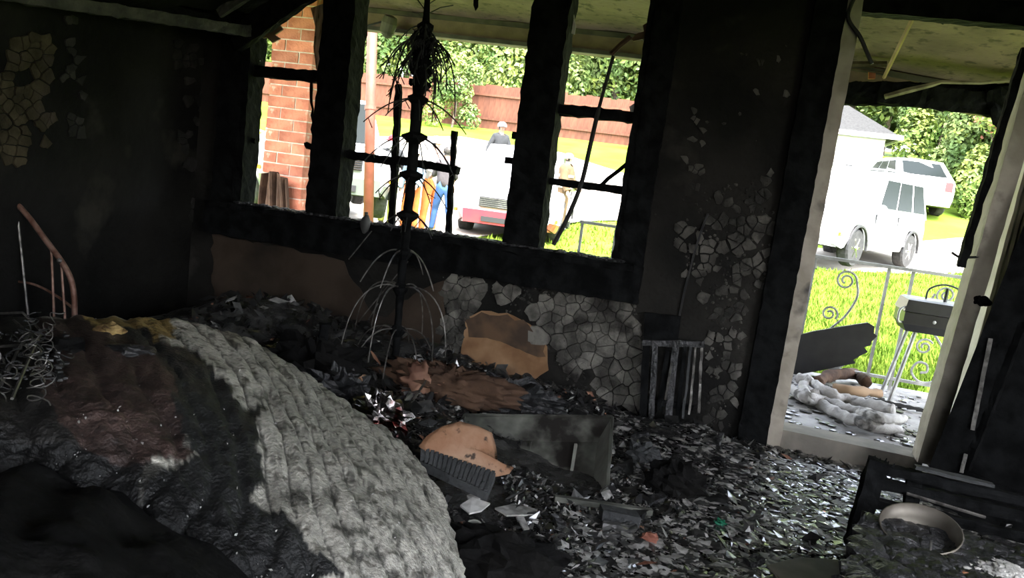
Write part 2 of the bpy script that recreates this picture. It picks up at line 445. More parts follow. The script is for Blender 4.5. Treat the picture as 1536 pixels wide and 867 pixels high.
b = MB(); b.ball(at_y(1476, 452, D - .09), (.03, .025, .022), jit=.5); b.ball(at_y(1466, 449, D - .06), (.022, .025, .02), jit=.5); b.build('burnt_lock', CHAR, door_frame)
b = MB(); b.tube(spline([at_y(1285, -10, D - .03), at_y(1272, 25, D - .04), at_y(1290, 55, D - .05), at_y(1300, 78, D - .05), at_y(1308, 96, D - .05)], 6), .009, 6); b.build('hanging_strip', DARKWIRE, door_frame)

# the open door leaf, charred, leaning into the room
o0 = at_y(1393, 705, 3.62); o1 = at_y(1545, 318, 3.80)
ax = (o1 - o0).normalized(); o0 = o0 - ax * ((o0.z - .03) / ax.z)
wd = V((.93, -.36, -.02)); wd = (wd - ax * wd.dot(ax)).normalized(); nn = wd.cross(ax).normalized()
door_leaf = thing('door_2', o0, kind='structure')
b = MB(); hgt = 1.95
b.hexa([o0, o0 + wd * .8, o0 + wd * .8 + nn * .04, o0 + nn * .04, o0 + ax * hgt, o0 + wd * .8 + ax * hgt, o0 + wd * .8 + ax * hgt + nn * .04, o0 + ax * hgt + nn * .04])
b.build('door_slab', CHAR, door_leaf)
sgn = -1 if nn.y > 0 else 1
def on_leaf(x, y):   # the point of the leaf's room side seen at a pixel
    d = ray(x, y); base = o0 + (nn * .04 if nn.y < 0 else V((0, 0, 0)))
    return EYE + d * ((base - EYE).dot(nn) / d.dot(nn))
nface = nn if nn.y < 0 else -nn
for (pa, pb, w) in [((1486, 508), (1459, 645), .016), ((1449, 681), (1442, 709), .014)]:
    a, c = on_leaf(*pa) + nface * .006, on_leaf(*pb) + nface * .006
    MB().bar(a, c, w, .012, nface, seg=10, jit=.0015).build('metal_edge_strip', WIRE, door_leaf)
for (zz0, zz1) in [(.18, .85), (1.0, 1.75)]:
    b = MB(); e0 = .13; e1 = .67
    for (a, c) in [((e0, zz0), (e1, zz0)), ((e0, zz1), (e1, zz1)), ((e0, zz0), (e0, zz1)), ((e1, zz0), (e1, zz1))]:
        base = o0 + (nn * .04 if nn.y < 0 else V((0, 0, 0)))
        cbar(b, base + wd * a[0] + ax * a[1], base + wd * c[0] + ax * c[1], .03, .02, .004)
    b.build('panel_moulding', CHAR, door_leaf)

# ------------------------------------------------------------------ the triple window
YW = D + .05
def wparent(n): return thing('window_%d' % n, {1: (-2.5, D, WZ0), 2: (-1.6, D, WZ0), 3: (-.7, D, WZ0)}[n], kind='structure')
w1, w2, w3 = wparent(1), wparent(2), wparent(3)
def vbar(parent, name, xa, xb, z0, z1, y0=D - .03, y1=D + .12, jit=.008, m=CHAR):
    b = MB(); cbar(b, ((xa + xb) / 2, (y0 + y1) / 2, z0), ((xa + xb) / 2, (y0 + y1) / 2, z1), xb - xa, y1 - y0, jit, up=(0, 1, 0), sub=4); return b.build(name, m, parent)
vbar(w1, 'casing', -2.905, -2.76, .63, 2.35, D - .04, D + .02)
vbar(w1, 'side_jamb', -2.80, -2.715, .74, 2.3)
vbar(w1, 'sash_stile', -2.305, -2.27, .8, 2.3, D + .03, D + .09)
vbar(w1, 'mullion', -2.275, -2.085, .72, 2.35, D - .045, D + .12)
vbar(w2, 'mullion', -1.10, -.905, .72, 2.35, D - .045, D + .12)
vbar(w3, 'side_jamb', -.515, -.42, .74, 2.3)
vbar(w3, 'casing', -.48, -.355, .64, 2.35, D - .04, D + .02)
def hbar(parent, name, pa, pb, h, d=.06, Y=YW, jit=.009, m=CHAR):
    b = MB(); cbar(b, at_y(*pa, Y), at_y(*pb, Y), d, h, jit, sub=4); return b.build(name, m, parent)
hbar(w1, 'meeting_rail', (366, 105), (490, 117), .062)
hbar(w1, 'bottom_rail', (350, 314), (475, 333), .06)
hbar(w1, 'stop_stub', (362, 207), (384, 212), .022, .02)
hbar(w1, 'stop_stub', (459, 219), (476, 222), .03, .03)
hbar(w1, 'glazing_bar', (466, 115), (471, 222), .012, .015)
hbar(w2, 'meeting_rail', (508, 229), (598, 244), .045)
hbar(w2, 'meeting_rail', (598, 240), (688, 256), .04)
hbar(w2, 'bottom_rail', (500, 336), (764, 372), .06)
hbar(w2, 'muntin', (598, 128), (587, 345), .034, .03, jit=.007)
hbar(w2, 'muntin', (682, 196), (672, 354), .028, .028, jit=.007)
hbar(w2, 'broken_stub', (770, 203), (783, 204), .03, .03)
hbar(w2, 'broken_stub', (758, 240), (775, 242), .03, .03)
hbar(w3, 'meeting_rail', (828, 163), (962, 178), .052)
hbar(w3, 'bottom_rail', (800, 380), (930, 398), .055)
hbar(w3, 'middle_rail', (820, 271), (945, 287), .034)
b = MB(); b.tube([at_y(x, y, YW - .02) for (x, y) in [(940, 246), (928, 256), (912, 268), (900, 280)]], .012, 6); b.build('broken_muntin', CHAR, w3)
b = MB(); b.tube(spline([at_y(x, y, YW - .03) for (x, y) in [(920, 84), (910, 120), (897, 168), (885, 220), (872, 275), (852, 325), (830, 367)]], 6), [.010] * 12 + [.013] * 25, 6)
b.build('hanging_screen_strip', DARKWIRE, w3)
b = MB(); b.tube([at_y(x, y, YW) for (x, y) in [(916, 82), (930, 68), (946, 55)]], .014, 6); b.build('peeled_strip', BROWNCLOTH, w3)
# sill and apron: one continuous charred board under all three
trim_1 = struct(cbar(cbar(MB(), (-2.92, D - .035, .715), (-.35, D - .035, .715), .07, .19, .008, sub=5), (-2.86, D - .03, .80), (-.39, D - .03, .80), .15, .035, .01, sub=4), 'trim_1', CHAR)
struct(cbar(MB(), (-2.92, D - .03, 2.29), (-.35, D - .03, 2.29), .06, .15, .008, sub=4), 'trim_2', CHAR)
struct(cbar(MB(), (-2.2, D - .015, .065), (-1.2, D - .015, .065), .03, .12, .004, sub=3), 'baseboard_back', CHAR)
# broken panes and scraps that still hang in the frames
def shard(parent, name, pts, Y, th, m):
    return MB().slab([at_y(x, y, Y) for (x, y) in pts], (0, th, 0)).build(name, m, parent)
shard(w1, 'sooty_pane', [(466, 12), (500, 0), (494, 60), (486, 106), (474, 104), (470, 70), (473, 40)], YW + .012, .004, SOOTGLASS)
shard(w1, 'torn_scrap', [(386, 42), (412, 24), (424, 44), (412, 52), (420, 58), (408, 64), (400, 56), (388, 58)], YW + .02, .012, CARD)
shard(w1, 'pane_edge', [(376, 42), (384, 44), (388, 70), (390, 92), (383, 95), (377, 84)], YW + .012, .004, mat('pane_edge', (.45, .44, .41), (.6, .58, .55), 12, .4))
shard(w3, 'torn_scrap', [(946, 58), (956, 50), (966, 47), (964, 38), (970, 34), (974, 50), (966, 58), (950, 62)], YW + .01, .008, CARD)
shard(w3, 'glass_shard', [(944, 160), (956, 152), (958, 168), (946, 170)], YW + .01, .004, mat('shard_glass', (.7, .72, .70), rough=.1, spec=.6))
shard(w3, 'glass_shard', [(858, 5), (864, 40), (862, 52), (852, 48)], YW + .012, .004, MATS['pane_edge'])
shard(w2, 'hanging_scrap', [(710, -14), (717, -14), (717, 10), (713, 16), (710, 8)], YW - .02, .008, CHAR)

# ------------------------------------------------------------------ what is left of the wall finish
def wall_part(parent, name, poly, Y, th, m, jag=3, step=10):
    pts = []
    for i in range(len(poly)):
        (xa, ya), (xb, yb) = poly[i], poly[(i + 1) % len(poly)]
        L = math.hypot(xb - xa, yb - ya); k = max(1, int(L / step))
        for q in range(k):
            t = q / k; w = jag if q else jag * .3
            pts.append((xa + (xb - xa) * t + rnd.uniform(-w, w), ya + (yb - ya) * t + rnd.uniform(-w, w)))
    return MB().slab([at_y(x, y, Y) for (x, y) in pts], (0, th, 0)).build(name, m, parent)
wall_part(wall_back, 'brown_wallboard', [(318, 352), (420, 370), (516, 392), (522, 412), (540, 432), (545, 452), (560, 470), (580, 476), (600, 452), (640, 430), (668, 420), (668, 470), (660, 520), (650, 572), (560, 560), (430, 540), (320, 520)], D - .006, .008, BROWN)
TP = [(697, 478), (722, 466), (760, 470), (795, 486), (820, 520), (822, 556), (800, 572), (690, 560)]
wall_part(wall_back, 'tan_wallboard', TP, D - .008, .008, TAN, 2)
wall_part(wall_back, 'soot_blister', [(698, 480), (722, 468), (760, 472), (794, 488), (817, 516), (818, 536), (790, 528), (760, 516), (730, 508), (704, 506)], D - .011, .004, mat('soot_brown', (.05, .032, .022), (.12, .07, .04), 6, .85), 4)
def clip_half(poly, n, c):
    out = []
    for i in range(len(poly)):
        p, q = poly[i], poly[(i + 1) % len(poly)]
        dp = p[0] * n[0] + p[1] * n[1] - c; dq = q[0] * n[0] + q[1] * n[1] - c
        if dp <= 0: out.append(p)
        if dp * dq < 0:
            t = dp / (dp - dq); out.append((p[0] + (q[0] - p[0]) * t, p[1] + (q[1] - p[1]) * t))
    return out
def flakes(parent, name, poly, place, out, m, pitch, keep, th=.007, cap=160, inset=.05, jitter=.42, nscale=.022, seed=5.0):
    """plates of cracked plaster: the cells of a jittered grid, cut along the cracks, each a piece of its own"""
    xs = [p[0] for p in poly]; ys = [p[1] for p in poly]; n = 0; cells = []
    y = min(ys) - pitch; row = 0
    while y < max(ys) + pitch:
        x = min(xs) - pitch + (row % 2) * pitch / 2
        while x < max(xs) + pitch:
            cells.append((x + rnd.uniform(-jitter, jitter) * pitch, y + rnd.uniform(-jitter, jitter) * pitch)); x += pitch
        y += pitch * .86; row += 1
    cells = [c for c in cells if rnd.random() > .28]
    order = [c for c in cells if in_poly(c[0], c[1], poly)]; rnd.shuffle(order)
    out = V(out)
    for (x, y) in order:
        if mnoise.noise(V((x * nscale, y * nscale, seed))) < keep: continue
        if n >= cap: break
        R2 = pitch * 1.15; cell = [(x - R2, y - R2 * .7), (x - R2 * .7, y - R2), (x + R2 * .7, y - R2), (x + R2, y - R2 * .7), (x + R2, y + R2 * .7), (x + R2 * .7, y + R2), (x - R2 * .7, y + R2), (x - R2, y + R2 * .7)]
        for (u, v) in cells:
            d2 = (u - x) ** 2 + (v - y) ** 2
            if 0 < d2 < 9 * pitch * pitch:
                nx, ny = u - x, v - y
                cell = clip_half(cell, (nx, ny), nx * (u + x) / 2 + ny * (v + y) / 2)
        pts = []
        for i in range(len(cell)):
            p, q = cell[i], cell[(i + 1) % len(cell)]
            pts.append(p)
            L = math.hypot(q[0] - p[0], q[1] - p[1])
            if L > pitch * .3:
                mx, my = (p[0] + q[0]) / 2, (p[1] + q[1]) / 2
                nz = mnoise.noise(V((mx * .9, my * .9, 1.0))) * pitch * .22
                pts.append((mx - (q[1] - p[1]) / L * nz * (1 if (q[1] - p[1]) > 0 or ((q[1] - p[1]) == 0 and q[0] > p[0]) else -1), my + (q[0] - p[0]) / L * nz * (1 if (q[1] - p[1]) > 0 else -1)))
        sc_ = 1 - inset * rnd.uniform(.7, 2.2)
        pts = [(x + (px - x) * sc_, y + (py - y) * sc_) for (px, py) in pts]
        k = len(pts)
        if k < 3: continue
        w = [place(px, py) for (px, py) in pts]
        c = sum(w, V()) / k; t = th * rnd.uniform(.6, 1.5); tilt = V((rnd.uniform(-1, 1), rnd.uniform(-1, 1), rnd.uniform(-1, 1))) * .05
        top = [c + (p - c) * .93 + out * (t + (p - c).dot(tilt)) for p in w]
        b = MB(); b.add(w + top + [c + out * t * 1.1], [(i, (i + 1) % k, k + (i + 1) % k, k + i) for i in range(k)] + [(k + i, k + (i + 1) % k, 2 * k) for i in range(k)])
        b.build(name, m, parent); n += 1
    return n
def on_back(x, y): return at_y(x, y, D - .001)
def on_left(x, y): return at_x(x, y, XL + .001)
OUTB, OUTL = (0, -1, 0), (1, 0, 0)
PA = [(664, 412), (722, 418), (722, 448), (704, 480), (694, 520), (688, 548), (652, 548), (660, 480)]
PB = [(732, 424), (800, 430), (880, 440), (952, 452), (968, 520), (965, 612), (930, 612), (880, 592), (850, 572), (835, 540), (815, 520), (792, 494), (770, 478), (748, 458)]
na = flakes(wall_back, 'plaster_flake', PA, on_back, OUTB, PLASTER, 12, -.5, cap=80, inset=.03)
nb = flakes(wall_back, 'plaster_flake', PB, on_back, OUTB, PLASTER, 16, -.34, cap=170, inset=.03)
PC = [(1005, 345), (1050, 300), (1100, 275), (1150, 268), (1165, 330), (1158, 420), (1125, 470), (1112, 530), (1100, 640), (1055, 640), (1060, 500), (1046, 430), (1010, 400)]
nc = flakes(wall_back, 'plaster_flake', PC, on_back, OUTB, PLASTERM, 13, -.06, cap=95, inset=.1, nscale=.05)
PD = [(1030, 150), (1060, 150), (1050, 290), (1026, 290)]
nd = flakes(wall_back, 'plaster_flake', PD, on_back, OUTB, PLASTERM, 9, .05, cap=16, inset=.15, nscale=.06)
PE = [(1130, 90), (1230, 60), (1210, 300), (1130, 280)]
ne = flakes(wall_back, 'plaster_flake', PE, on_back, OUTB, PLASTERM, 9, .28, cap=12, inset=.15, nscale=.06)
# small scabs too little to pick apart
b = MB()
for i in range(1500):
    poly = rnd.choice([PA, PB, PB, PB, PC, PC, [(980, 60), (1240, 40), (1160, 640), (970, 640)]])
    xs = [p[0] for p in poly]; ys = [p[1] for p in poly]
    x, y = rnd.uniform(min(xs), max(xs)), rnd.uniform(min(ys), max(ys))
    if not in_poly(x, y, poly): continue
    if len(poly) == 4 and (poly[0][0] == 980) and mnoise.noise(V((x * .02, y * .015, 9))) < .25: continue
    r = rnd.uniform(1.2, 3.6); a0 = rnd.uniform(0, 6)
    w = [at_y(x + r * math.cos(a0 + 1.26 * q) * rnd.uniform(.6, 1.2), y + r * math.sin(a0 + 1.26 * q) * rnd.uniform(.6, 1.2), D - .001) for q in range(5)]
    c = sum(w, V()) / 5
    b.add(w + [c + V((0, -.006, 0))], [(q, (q + 1) % 5, 5) for q in range(5)])
tag(b.build('plaster_crumbs', PLASTERM, wall_back), kind='stuff')
# left wall: the yellowed plaster that has not burnt off
flakes(wall_left, 'plaster_flake', [(-20, 120), (18, 75), (48, 48), (84, 58), (82, 170), (62, 235), (20, 255), (-20, 230)], on_left, OUTL, PLASTERT, 15, -.32, cap=110, nscale=.03, seed=2.0)
flakes(wall_left, 'plaster_flake', [(86, 50), (104, 20), (118, 30), (132, 200), (100, 200)], on_left, OUTL, PLASTERK, 12, -.02, cap=20, nscale=.05)
flakes(wall_left, 'plaster_flake', [(262, 60), (306, 60), (308, 330), (285, 330), (262, 140)], on_left, OUTL, PLASTERK, 12, -.02, cap=40, nscale=.05)
# the fallen ceiling at upper left: joist, board and sagging panel
lj = thing('ceiling_joist', at_x(60, 0, XL + .1), 'long charred joist hanging level along the top of the dark left wall', 'joist')
jp = at_y(372, 47, D - .10); jq = at_x(40, -4, XL + .10)
b = MB(); cbar(b, jp, jp + (jq - jp) * 1.6, .05, .055, .008); b.build('joist_timber', mat('grey_char', (.03, .03, .028), (.075, .072, .064), 8, .8, bump=.5, bscale=40, stretch=(1, 1, 1)), lj)
b = MB(); cbar(b, jp + V((-.1, -.03, .045)), jp + (jq - jp) * 1.6 + V((0, -.03, .05)), .03, .03, .008); b.build('nailing_strip', CHAR, lj)
fb = MB(); p0 = at_y(352, 62, D - .07); p1 = at_y(470, -22, D - .07)
cbar(fb, p0, p0 + (p1 - p0) * 1.4, .05, .13, .008)
tag(fb.build('roof_board', CHAR, None, p0), 'black board fallen slantwise across the top corner of the left window', 'board')
fb = MB(); p0 = at_y(330, 20, D - .3); p1 = at_y(410, -30, D - .3)
cbar(fb, p0, p1, .03, .04, .01)
tag(fb.build('roof_lath', MATS['grey_char'], None, p0), 'short burnt lath poking down just above the slanting black board', 'lath')
sp = MB()
c00, c10 = at_x(-60, -20, XL + .02), at_y(375, 30, D - .02)
def sagp(u, v):
    p = c00 + (c10 - c00) * u
    return p + V((v * 1.2, -v * .5 * (1 - u), .02 + v * .62 + .02 * math.sin(u * 9 + v * 4) + .02 * mnoise.noise(V((u * 8, v * 8, 1)))))
sp.grid(sagp, 40, 24)
so = sp.build('ceiling_panel', SOOTC, None, c00)
md = so.modifiers.new('thick', 'SOLIDIFY'); md.thickness = .02
tag(so, 'sooty sagging ceiling sheet above the hanging joist', 'ceiling sheet')

# ------------------------------------------------------------------ the porch
b = MB(); b.box((-5.2, D + .15, -.3), (2.6, 6.2, -.015))
struct(b, 'porch_deck', CONC)
def beam_z(x): return float(np.interp(x, [-5, -3.2, -.77, .7, 1.74, 2.6], [2.24, 2.215, 2.17, 2.085, 1.99, 1.93]))
b = MB(); n = 30
b.grid(lambda u, v: (-5.2 + 7.8 * u, 4.1 + 2.1 * v, (2.47 * (1 - v) + v * (beam_z(-5.2 + 7.8 * u) + .17)) + .012 * mnoise.noise(V((u * 30, v * 9, 0)))), 80, 24)
pc = struct(b, 'porch_ceiling', PCEIL); md = pc.modifiers.new('thick', 'SOLIDIFY'); md.thickness = .05; md.offset = 1
b = MB()
b.box((-5.6, 4.0, 2.62), (3.4, 6.7, 2.70))
struct(b, 'porch_roof', SHINGLE)
b = MB()
for i in range(26):
    xa, xb = -5.2 + .3 * i, -5.2 + .3 * (i + 1)
    za, zb = beam_z(xa), beam_z(xb)
    b.hexa([(xa, 6.1, za), (xb, 6.1, zb), (xb, 6.22, zb), (xa, 6.22, za), (xa, 6.1, za + .42), (xb, 6.1, zb + .42), (xb, 6.22, zb + .42), (xa, 6.22, za + .42)])
pbm = struct(b, 'porch_beam', PBEAM)
b = MB(); b2 = MB()
for i in range(26):
    xa, xb = -5.2 + .3 * i, -5.2 + .3 * (i + 1)
    b.bar((xa, 6.09, beam_z(xa) + .155), (xb, 6.09, beam_z(xb) + .155), .03, .035); b2.bar((xa, 6.085, beam_z(xa) + .012), (xb, 6.085, beam_z(xb) + .012), .04, .03)
DKB = mat('dark_porch_trim', (.045, .042, .036), (.085, .078, .065), 9, .8)
b.build('upper_moulding', DKB, pbm); b2.build('lower_moulding', DKB, pbm)
b = MB(); b.tube([at_y(1376, 13, 4.35), at_y(1352, 62, 4.75), at_y(1326, 116, 5.6)], .012, 5); b.build('ceiling_seam', CARD, pc)
b = MB(); b.tube([at_y(1338, -2, 4.3), at_y(1372, 12, 4.33), at_y(1412, 28, 4.36)], .018, 6); b.ball(at_y(1412, 27, 4.36), .028, jit=.6); b.ball(at_y(1375, 11, 4.33), .02, jit=.6); b.build('burnt_conduit', CHAR, pc)
# burnt timber under the beam, over the doorway
cb = thing('eave_timber', at_y(1380, 140, 5.8), 'charred fallen timber with a peeling strip hanging under the porch eave over the doorway', 'timber')
b = MB(); cbar(b, at_y(1215, 140, 5.8), at_y(1560, 144, 5.8), .06, .15, .015, sub=4); b.build('timber', CHAR, cb)
b = MB(); cbar(b, at_y(1320, 138, 5.74), at_y(1560, 165, 5.74), .04, .14, .012, sub=4); b.build('split_board', CHAR, cb)
b = MB(); cbar(b, at_y(1488, 168, 5.7), at_y(1545, 150, 5.7), .05, .26, .04, sub=4); b.build('charred_knot', CHAR, cb)
b = MB(); b.tube([at_y(x, y, 5.68) for (x, y) in [(1327, 145), (1360, 136), (1398, 127), (1412, 123), (1470, 124), (1540, 118)]], [.018, .02, .016, .012, .013, .012], 5); b.build('peeling_strip', mat('peeling_grey', (.10, .085, .06), (.22, .19, .14), 10, .8), cb)
b = MB(); b.tube([at_y(x, y, 5.85) for (x, y) in [(1240, 96), (1330, 96)]], .02, 5); b.tube([at_y(x, y, 5.85) for (x, y) in [(1276, 103), (1332, 110)]], .008, 5); b.build('lath', BARK, cb)
b = MB(); b.slab([at_y(x, y, 5.86) for (x, y) in [(1303, 107), (1314, 108), (1313, 118), (1303, 118)]], (0, .03, 0)); b.build('brick_bit', BRICK, cb)
# lamp or speaker cup under the beam, and the wires behind the tree
b = MB(); c = at_y(583, 38, 5.95); b.lathe([(.025, -.09), (.06, -.06), (.065, .02), (.05, .07), (.02, .08)], c, (.3, -.2, 1), 14); b.ball(c + V((0, 0, -.06)), .045)
pl = thing('porch_lamp', c, 'small round blackened lamp hanging under the porch beam near the red post', 'lamp'); b.build('lamp_cup', DKB, pl)
b = MB(); b.tube(spline([at_y(508, 55, 5.9), at_y(540, 42, 5.9), at_y(575, 32, 5.92)], 6), .008, 5); b.build('lamp_wire', DARKWIRE, pl)

# brick pillar: four bricks to a course laid round a mortar core
px0, py0, pw = -3.815, 5.82, .382
pil = thing('brick_pillar', (px0 + pw / 2, py0 + pw / 2, 0), 'red brick porch pillar seen through the left window', 'pillar')
bl, bw, bh, g = .25, .12, .082, .012
brick_me = MB().box((-bl / 2, -bw / 2, -bh / 2), (bl / 2, bw / 2, bh / 2)).mesh('brick', BRICK)
MB().box((px0 + .006, py0 + .006, 0), (px0 + pw - .006, py0 + pw - .006, 2.55)).build('mortar_core', MORTAR, pil)
zc = .045; k = 0
while zc < 2.5:
    for q in range(4):
        an = q * math.pi / 2
        ox, oy = (-(pw / 2) + bl / 2, -(pw / 2) + bw / 2) if k % 2 == 0 else ((pw / 2) - bl / 2, -(pw / 2) + bw / 2)
        x = ox * math.cos(an) - oy * math.sin(an); y = ox * math.sin(an) + oy * math.cos(an)
        place_part(brick_me, 'brick', pil, (px0 + pw / 2 + x + rnd.uniform(-.002, .002), py0 + pw / 2 + y + rnd.uniform(-.002, .002), zc), (0, 0, an + rnd.uniform(-.01, .01)))
    zc += bh + .0105; k += 1
# brown cloth hung against the pillar
def cl(u, v):
    x = -3.99 + .36 * u + .03 * v; z = .82 - .55 * v + .05 * math.sin(u * 3) - .1 * (1 - u) ** 2 * (1 - v)
    return (x, 5.74 - .035 * math.cos(u * 17 + v) - .02 * math.cos(u * 31), z)
cc = MB(); c0 = at_y(410, 268, 5.7); c1 = at_y(432, 312, 5.7)
cc.grid(lambda u, v: V((c0.x - .10 + .21 * u + .10 * v * (u - .2), 5.72 - .03 * math.cos(u * 17 + v) - .02 * math.cos(u * 31), c0.z + .03 - (.42 - .1 * (1 - u)) * v + .03 * math.sin(u * 4))), 36, 24)
o = cc.build('hanging_cloth', BROWNCLOTH, None, (c0.x, 5.72, 0)); o.modifiers.new('thick', 'SOLIDIFY').thickness = .008
tag(o, 'brown cloth draped over the rail in front of the brick pillar foot', 'cloth')

# iron railing along the porch edge
YR = 6.05
rl = thing('porch_railing', (0, YR, 0), 'grey wrought iron porch railing with scrolls seen through the doorway', 'railing')
ZT = .88
MB().bar((-1.08, YR, ZT), (2.5, YR, ZT - .01), .045, .022).build('top_rail', WHITEIRON, rl)
MB().bar((-1.08, YR, .07), (2.5, YR, .07), .03, .02).build('bottom_rail', WHITEIRON, rl)
xs = [-1.06, -.79, -.5, -.2, .1, .4, .695, 1.2, 1.36, 1.78, 2.05, 2.3]
pk = MB().bar((0, 0, -.02), (0, 0, ZT), .02, .02, (0, 1, 0)).mesh('picket', WHITEIRON)
for x in xs: place_part(pk, 'picket', rl, (x, YR, 0))
def spiral(c, r0, r1, a0, turns, n=40):
    return [V((c[0] + (r0 + (r1 - r0) * i / n) * math.cos(a0 + turns * 2 * math.pi * i / n), YR, c[1] + (r0 + (r1 - r0) * i / n) * math.sin(a0 + turns * 2 * math.pi * i / n))) for i in range(n + 1)]
def scroll(xc, flip=1, full=True):
    b = MB()
    top = spiral((xc - .03 * flip, .73), .085, .02, 0, -1.6 * flip if flip == 1 else 1.6)
    S = spline([V((xc + .055 * flip, YR, .73)), V((xc + .075 * flip, YR, .62)), V((xc + .02 * flip, YR, .47)), V((xc - .08 * flip, YR, .33)), V((xc - .10 * flip, YR, .2)), V((xc - .05 * flip, YR, .1)), V((xc + .04 * flip, YR, .085)), V((xc + .10 * flip, YR, .15)), V((xc + .07 * flip, YR, .22)), V((xc + .01 * flip, YR, .215)), V((xc - .0 * flip, YR, .165)), V((xc + .04 * flip, YR, .15))], 6)
    b.tube(S, .009, 5); b.tube(spiral((xc - .02 * flip, .73), .075, .02, 0, 1.7 * flip), .008, 5)
    b.tube(spiral((xc - .09 * flip, .47), .06, .015, -.6 if flip == 1 else 3.7, 1.5 * flip), .008, 5)
    b.tube(spiral((xc + .05 * flip, .34), .06, .015, 2.6 if flip == 1 else .6, -1.5 * flip), .008, 5)
    return b.build('scroll', WHITEIRON, rl)
scroll(.95); scroll(1.58, -1)

# wall stub of brick and pale trim strips outside, right of the doorway
ws = thing('wall_exterior', (1.6, 4.3, 0), kind='structure')
MB().box((1.33, 4.36, 0), (1.9, 4.50, 2.3)).build('mortar_bed', MORTAR, ws)
zc = .05; k = 0
while zc < 2.25:
    x = 1.34 - (k % 2) * .13
    while x < 1.86:
        a = max(x, 1.335); c = min(x + .25, 1.895)
        if c - a > .03:
            place_part(brick_me, 'brick', ws, ((a + c) / 2, 4.34, zc), (0, 0, 0), ((c - a) / .25, .6, .85))
        x += .262
    zc += .08; k += 1
PALET = mat('pale_trim', (.5, .45, .38), (.62, .57, .5), 6, .6, bump=.2)
ts = thing('storm_door_frame', at_y(1500, 420, 4.16), 'stack of pale weathered trim strips standing right of the doorway against brick', 'door frame')
for i in range(6):
    p = at_y(1424 + 9 * i, 640, 4.25); q = at_y(1516 + 11 * i, 300, 4.25); dd = q - p
    p = p - dd * (p.z / dd.z)
    b = MB(); b.bar(p + V((0, .015 * (i % 2), 0)), p + V((0, .015 * (i % 2), 0)) + dd * 1.9, .016, .20, (0, 1, 0), seg=30, jit=.003, sub=2); b.build('trim_strip', PALET, ts)

# ------------------------------------------------------------------ ground, drive, fence, shed
b = MB()
ys = [-12, -4, 0, 4, 6.2, 7, 8, 9, 10, 12, 14, 16, 18, 19, 20, 21, 22, 24, 26, 28, 30, 33, 36, 40, 46, 54, 62, 75, 90]
def gp(u, v):
    y = float(np.interp(v, np.linspace(0, 1, len(ys)), ys)); x = -55 + 100 * u
    return (x, y, ground(x, y) - .02 + (.03 * mnoise.noise(V((x, y, 0))) if y > 6.5 else 0))
b.grid(gp, 80, 84); struct(b, 'lawn', GRASS, smooth=True)
near = [at_g(x, y) for (x, y) in [(375, 330), (690, 364), (800, 342), (870, 333), (940, 331)]] + [V((2.0, 15.5, 0)), V((5.6, 19.0, 0)), V((9, 19.8, 0)), V((16, 20, 0))]
far = [at_g(x, y) for (x, y) in [(375, 205), (690, 205), (842, 231), (940, 262)]]
far = [V((-40, far[0].y, 0))] + far + [V((2.2, 18.8, 0)), V((6, 22.5, 0)), V((10, 22.6, 0)), V((16, 22.6, 0))]
near = [V((-40, near[0].y, 0))] + near
def edge_y(line, x):
    L = sorted([(p.x, p.y) for p in line]); return float(np.interp(x, [q[0] for q in L], [q[1] for q in L]))
b = MB()
def dr(u, v):
    x = -38 + 53 * u; y0 = edge_y(near, x) + .12 * mnoise.noise(V((x * 2, 0, 0))); y1 = max(y0 + .3, edge_y(far, x))
    y = y0 + (y1 - y0) * v; return (x, y, ground(x, y) + .012)
b.grid(dr, 160, 14); struct(b, 'driveway', DRIVE)
# blades of grass
N = 52000
gx = rng.uniform(-4.5, 9, N); gy = 6.25 + 13.5 * rng.random(N) ** 1.3
gx = np.where(rng.random(N) < .72, .2 + (gy - 4) * rng.uniform(0.02, .5, N), gx * .9)
ok = np.array([y < edge_y(near, x) for x, y in zip(gx, gy)]); gx, gy = gx[ok], gy[ok]; N = len(gx)
gz = np.interp(gy, GY, GZ) - .02
an = rng.uniform(0, 6.28, N); h = rng.uniform(.05, .13, N); w = rng.uniform(.006, .014, N) * (1 + gy / 14); lean = rng.uniform(-.06, .06, (N, 2))
v0 = np.stack([gx - w * np.cos(an), gy - w * np.sin(an), gz], 1); v1 = np.stack([gx + w * np.cos(an), gy + w * np.sin(an), gz], 1)
v2 = np.stack([gx + lean[:, 0], gy + lean[:, 1], gz + h], 1)
vv = np.stack([v0, v1, v2], 1).reshape(-1, 3); ff = np.arange(3 * N).reshape(-1, 3)
tag(raw_obj('grass', raw_mesh('grass', vv, ff, [BLADE])), 'short bright lawn grass between the porch and the drive', 'grass', kind='stuff')

# fence: boards one by one along the slope
f0, f1 = V((-22, 33.0, 0)), V((3.2, 31.8, 0))
fn = thing('board_fence', (-4, 32.4, ground(0, 32.4)), 'long reddish brown board fence behind the lawn', 'fence')
fl = (f1 - f0); nb_ = 96; fd = fl.normalized()
bdm = MB().box((-.13, -.012, 0), (.13, .012, 1.85)).mesh('board', FENCEM)
for i in range(nb_):
    p = f0 + fl * ((i + .5) / nb_); ang = math.atan2(fd.y, fd.x)
    place_part(bdm, 'board', fn, (p.x, p.y, ground(p.x, p.y) - .05 + rnd.uniform(-.02, .02)), (0, 0, ang), (1, 1, rnd.uniform(.97, 1.03)))
for z in (.4, 1.4):
    MB().bar((f0.x, f0.y - .05, ground(0, f0.y) + z), (f1.x, f1.y - .05, ground(0, f1.y) + z), .05, .09).build('rail', FENCEM, fn)

